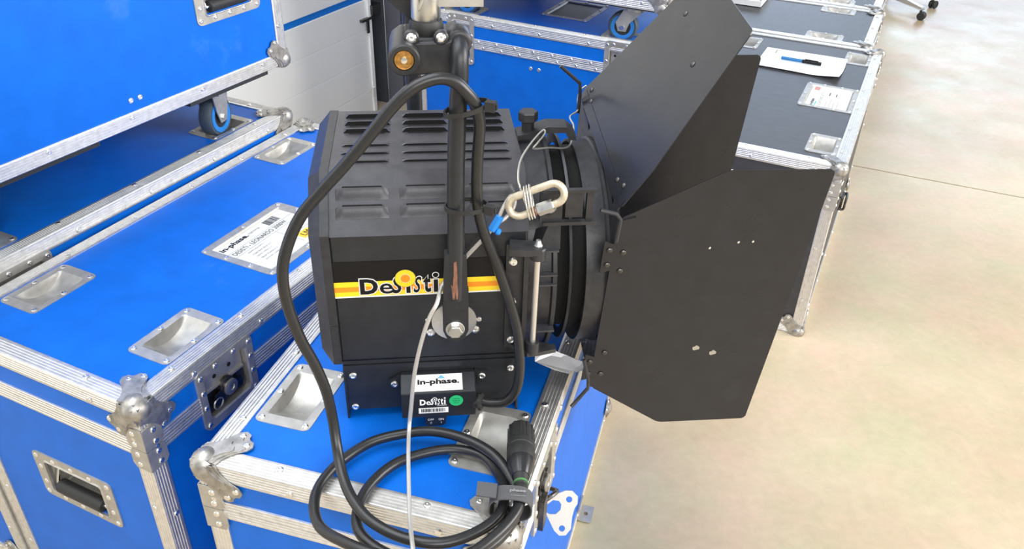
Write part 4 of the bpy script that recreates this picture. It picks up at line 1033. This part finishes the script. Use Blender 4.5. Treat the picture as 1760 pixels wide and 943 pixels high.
# ------------------------------------------------------------------ cables and small hardware (drawn in the lamp's own axes)
def lampthing(name, label, cat, group=None):
    o = thing(name, label, cat, LO, LX, group); return o
pc = lampthing('power_cable', 'thick black power cable looped over the lamp and coiled on the case', 'cable')
CB = [(.190,-.025,.040),(.200,-.029,.040),(.221,-.035,.046),(.235,-.036,.065),(.240,-.034,.096),(.239,-.030,.133),(.234,-.028,.171),(.222,-.024,.217),(.206,-.022,.269),(.193,-.022,.304),(.185,-.024,.337),(.1815,-.027,.369),(.182,-.030,.415),(.184,-.033,.456),(.179,-.042,.483),(.167,-.047,.502),(.154,-.049,.514),(.137,-.052,.518),(.113,-.055,.510),(.090,-.057,.490),(.063,-.060,.458),(.033,-.063,.424),(.007,-.067,.397),(-.018,-.070,.368),(-.035,-.074,.336),(-.045,-.078,.302),(-.045,-.080,.259),(-.036,-.080,.207),(-.022,-.082,.165),(-.012,-.085,.124),(-.007,-.093,.082),(-.003,-.112,.050),(.005,-.145,.032),(.019,-.179,.027),(.042,-.211,.024),(.081,-.239,.024),(.125,-.250,.024),(.167,-.236,.022),(.197,-.210,.020),(.2065,-.174,.016),(.203,-.134,.0095),(.185,-.099,.0085),(.151,-.084,.0085),(.112,-.086,.0085),(.069,-.103,.0085),(.038,-.136,.0085),(.023,-.174,.0085),(.026,-.212,.009),(.053,-.243,.009),(.097,-.266,.009),(.145,-.265,.009),(.184,-.246,.009),(.212,-.215,.009),(.224,-.181,.010),(.217,-.145,.015),(.198,-.110,.022),(.163,-.080,.0235),(.120,-.061,.0225),(.077,-.056,.016),(.034,-.064,.011),(-.003,-.093,.0085),(-.026,-.129,.0085),(-.032,-.163,.0085),(-.022,-.200,.009),(.009,-.233,.018),(.051,-.261,.025),(.104,-.280,.026),(.151,-.273,.026),(.191,-.246,.028),(.216,-.217,.028),(.2255,-.192,.028),(.227,-.176,.027)]
b = MB(); b.tube(catmull(CB, 6), .0069, 12); b.build('cable_jacket', M_CABLE, pc)
p0, p1 = V(.2265, -.182, .027), V(.240, -.070, .0255); pd_ = (p1 - p0).normalized()
pl = MB(axisframe(p0, pd_)); ln = (p1 - p0).length
pl.lathe([(.0078, 0), (.0088, .006), (.0075, .010), (.0090, .016), (.0100, .024), (.0165, .044), (.0180, .052), (.0190, .056), (.0190, .068), (.0182, .069), (.0182, .073), (.0190, .074), (.0190, .082), (.0178, .084), (.0178, .100), (.0168, .113), (.0150, .113), (.0150, .104), (0, .104)], 32)
plug = pl.build('plug', M_RUBBER, pc, smooth=30)
pl = MB(axisframe(p0, pd_)); pl.lathe([(.0178, .052), (.0172, .044), (.0108, .025)], 32, 0); pl.v = [v + (v - (p0 + pd_ * (v - p0).dot(pd_))).normalized() * .0004 for v in pl.v]; pl.build('plug_tail', mat('glossy_black_plastic', (0.02, 0.02, 0.022), 0.25), plug, smooth=40)
pl = MB(axisframe(p0, pd_))
for a in range(0, 360, 30): pl.box(.0172, .0184, -.0016, .0016, .085, .112, 0, Matrix.Rotation(R(a), 4, 'Z'))
pl.build('grip_rib', M_RUBBER, plug, smooth=0)
pl = MB(axisframe(p0, pd_)); pl.lathe([(.0094, .012), (.0094, .015)], 24); pl.build('plug_seal', mat('green_seal', (0.08, 0.22, 0.08), 0.4), plug)
# strap round the coil
sc = V(.213, -.193, .019); sd = V(.17, 1, 0).normalized(); sx = V(sd.y, -sd.x, 0)
st = lampthing('cable_strap', 'grey fabric strap wrapped round the coiled black cable', 'strap')
b = MB(); path = []
for i in range(28):
    a = 2 * math.pi * i / 28; rx, rz_ = .0255, .0185
    path.append((sc + sx * rx * math.copysign(abs(math.cos(a)) ** .7, math.cos(a)) + V(0, 0, rz_ * math.copysign(abs(math.sin(a)) ** .8, math.sin(a)))))
vs = []; fs = []
for i, p in enumerate(path):
    nrm = (p - sc).normalized()
    for q_, w in ((0, -1), (0, 1), (.0018, 1), (.0018, -1)): vs.append(p + sd * w * .0115 + nrm * q_)
n = len(path)
for i in range(n):
    j = (i + 1) % n
    for k in range(4): fs.append((i * 4 + k, j * 4 + k, j * 4 + (k + 1) % 4, i * 4 + (k + 1) % 4))
b.add(vs, fs); band_ = b.build('band', M_VELCRO, st)
q = MB(); tl0 = sc + V(0, 0, .0195)
q.extrude([tl0 - sx * .018 - sd * .0115, tl0 - sx * .018 + sd * .0115, tl0 - sx * .043 + sd * .013 + V(0, 0, .0005), tl0 - sx * .043 - sd * .010 + V(0, 0, .0005)], (0, 0, .0018)); q.build('tail', M_VELCRO, st, smooth=0)
SM = frame(sc + V(0, 0, .0207), sx, sd, V(0, 0, 1))
q = MB(SM @ Matrix.Translation((0, 0, .0003)))
text('phase', .020, .006, SM @ Matrix.Translation((-.002, -.001, .0004)), M_GREYP, st, 'lettering', offset=.04)
text('in-phase.com', .018, .003, SM @ Matrix.Translation((0, -.007, .0004)), M_GREYP, st, 'lettering')
# cable ties
def cable_tie(z, cx, cy, rx, ry, lab, tilt):
    o = lampthing('cable_tie', lab, 'cable tie', 'cable ties on the yoke')
    q = MB(); n = 28; vs = []; fs = []
    for i in range(n):
        a = 2 * math.pi * i / n; c, s = math.cos(a), math.sin(a)
        for k, h in ((1.0, -.0028), (1.0, .0028), (1.08, .0028), (1.08, -.0028)): vs.append((cx + rx * k * c, cy + ry * k * s, z + h + tilt * (rx * c)))
    for i in range(n):
        j = (i + 1) % n
        for k in range(4): fs.append((i * 4 + k, j * 4 + k, j * 4 + (k + 1) % 4, i * 4 + (k + 1) % 4))
    q.add(vs, fs); q.build('band', M_RUBBER, o)
    q = MB(Matrix.Translation((cx + rx * 1.02, cy - ry * .55, z + tilt * rx)) @ Matrix.Rotation(R(-25), 4, 'Z')); q.box(-.003, .0085, -.006, .003, -.0055, .0055); q.box(.0085, .0105, -.0035, .0005, -.003, .003); q.build('locking_head', M_RUBBER, o, smooth=0)
    return o
cable_tie(.478, .1690, -.036, .0235, .0165, 'upper black cable tie around lamp yoke and cable', .28)
cable_tie(.352, .1690, -.0285, .0245, .0170, 'lower black cable tie around lamp yoke and cable', .03)
# quick link
ql = lampthing('quick_link', 'tarnished oval quick link hanging beside the lamp hood', 'quick link')
a0, a1 = V(.2340, -.012, .3410), V(.2755, -.018, .3600); ax_ = (a1 - a0).normalized(); ay_ = V(0, .25, .97); ay_ = (ay_ - ax_ * ay_.dot(ax_)).normalized(); rr = .0125
P = [a0 + ay_ * rr * math.cos(R(t)) - ax_ * rr * math.sin(R(t)) for t in range(180, -1, -15)] + [a1 + ay_ * rr * math.cos(R(t)) + ax_ * rr * math.sin(R(t)) for t in range(0, 181, 15)]
b = MB(); b.tube(P, .0048, 12, closed=True); b.build('link_ring', M_LINK, ql)
b = MB(); m0 = a0.lerp(a1, .42) - ay_ * rr; b.lathe([(.0062, 0), (.0078, .001), (.0078, .021), (.0062, .022)], 6, 0, axisframe(m0, ax_)); b.build('link_nut', M_WASH, ql, smooth=20)
b = MB(); b.lathe([(.0056, 0), (.0056, .005)], 14, 0, axisframe(m0 - ax_ * .006, ax_)); b.build('link_thread', M_RUST, ql)
# safety wire rope
sw_ = lampthing('safety_cable', 'grey steel safety cable hanging in front of the lamp', 'cable')
SB = [(.205,-.009,.314),(.196,-.012,.302),(.184,-.012,.288),(.171,-.011,.272),(.158,-.011,.255),(.1385,-.020,.235),(.1305,-.046,.225),(.121,-.051,.208),(.110,-.055,.175),(.099,-.060,.127),(.092,-.066,.071),(.0885,-.075,.045),(.087,-.110,.040),(.087,-.164,.034),(.088,-.219,.032),(.092,-.274,.040),(.096,-.310,.020),(.099,-.325,-.06)]
b = MB(); b.tube(catmull(SB, 6), .0027, 8); b.build('wire_rope', M_WIRE, sw_)
b = MB(); b.tube(catmull([(.2085, -.009, .320), (.2145, -.007, .3345), (.2215, -.002, .345), (.2275, .004, .3475), (.2315, .004, .343), (.2285, -.0035, .3335), (.2185, -.009, .3235), (.2095, -.010, .3175)], 6), .0024, 8); b.build('eye_loop', M_WIRE, sw_)
b = MB(); b.cyl((.2120, -.0095, .3265), (.2010, -.0110, .3075), .0053, 12, bev=.001); b.cyl((.2065, -.0115, .3070), (.2120, -.0120, .3045), .0045, 10, bev=.001); b.build('ferrule', M_FERR, sw_)
# thin tie wire
tw_ = lampthing('tie_wire', 'thin bright wire from the quick link to the barn door', 'wire')
TW = [(.246,-.006,.334),(.243,-.010,.342),(.238,-.009,.356),(.234,.000,.370),(.240,.035,.378),(.256,.070,.384),(.279,.118,.383),(.283,.118,.379),(.270,.100,.372),(.266,.098,.366),(.291,.120,.357),(.315,.140,.347),(.328,.160,.346),(.338,.200,.353),(.341,.250,.347),(.356,.268,.350),(.357,.280,.362),(.360,.280,.376),(.368,.277,.385)]
b = MB(); b.tube(catmull(TW, 5), .0013, 6); b.build('wire', M_TIEW, tw_)
b = MB()
for k in range(3):
    o_ = ax_ * (-.003 + .0034 * k); c = a0.lerp(a1, .30) + o_
    b.tube([c + ay_ * .0205 * math.cos(R(t)) + ax_.cross(ay_) * .0078 * math.sin(R(t)) + ax_ * .004 * math.cos(R(t)) for t in range(0, 360, 24)], .0011, 6, closed=True)
b.build('wire_wrap', M_TIEW, tw_)

# ------------------------------------------------------------------ office chair, only its feet reach into view
ch = thing('office_chair', 'office chair with silver star base and black castors on concrete floor', 'chair', (2.420, 5.580, 0))
b = MB(); b.cyl((0, 0, .07), (0, 0, .40), .025, 16); b.build('gas_column', M_RUBBER, ch)
b = MB(); b.lathe([(.045, .06), (.045, .10), (.03, .11)], 16); b.build('base_hub', M_SILVERLEG, ch)
for k in range(5):
    a = R(-71 + 72 * k); Mx = Matrix.Rotation(a, 4, 'Z')
    q = MB(Mx); q.extrude([(.03, -.020, .065), (.29, -.012, .058), (.30, -.010, .066), (.29, -.012, .078), (.03, -.020, .105)], (0, .026, 0)); q.v = q.v; o = q.build('leg', M_SILVERLEG, ch, smooth=0)
    q = MB(Mx @ Matrix.Translation((.285, 0, 0)) @ Matrix.Rotation(R(35), 4, 'Z'))
    for s in (-1, 1): q.lathe([(0, 0), (.020, 0), (.0255, .004), (.0255, .014), (.022, .018), (0, .018)], 20, 0, axisframe((.012, s * .004, .0255), (0, s, 0)))
    q.cyl((0, 0, .03), (0, 0, .06), .007, 8); q.box(-.004, .016, -.004, .004, .022, .045); q.build('castor', M_RUBBER, ch)
b = MB(); b.extrude([(-.23, -.22, .42), (.23, -.22, .42), (.24, 0, .42), (.22, .22, .42), (-.22, .22, .42), (-.24, 0, .42)], (0, 0, .07)); o = b.build('seat', M_VELCRO, ch, smooth=0); md = o.modifiers.new('bevel', 'BEVEL'); md.width = .025; md.segments = 3
b = MB(); b.box(-.20, .20, .20, .25, .56, 1.0); b.box(-.03, .03, .22, .24, .40, .60); o = b.build('backrest', M_VELCRO, ch, smooth=0); md = o.modifiers.new('bevel', 'BEVEL'); md.width = .02; md.segments = 3
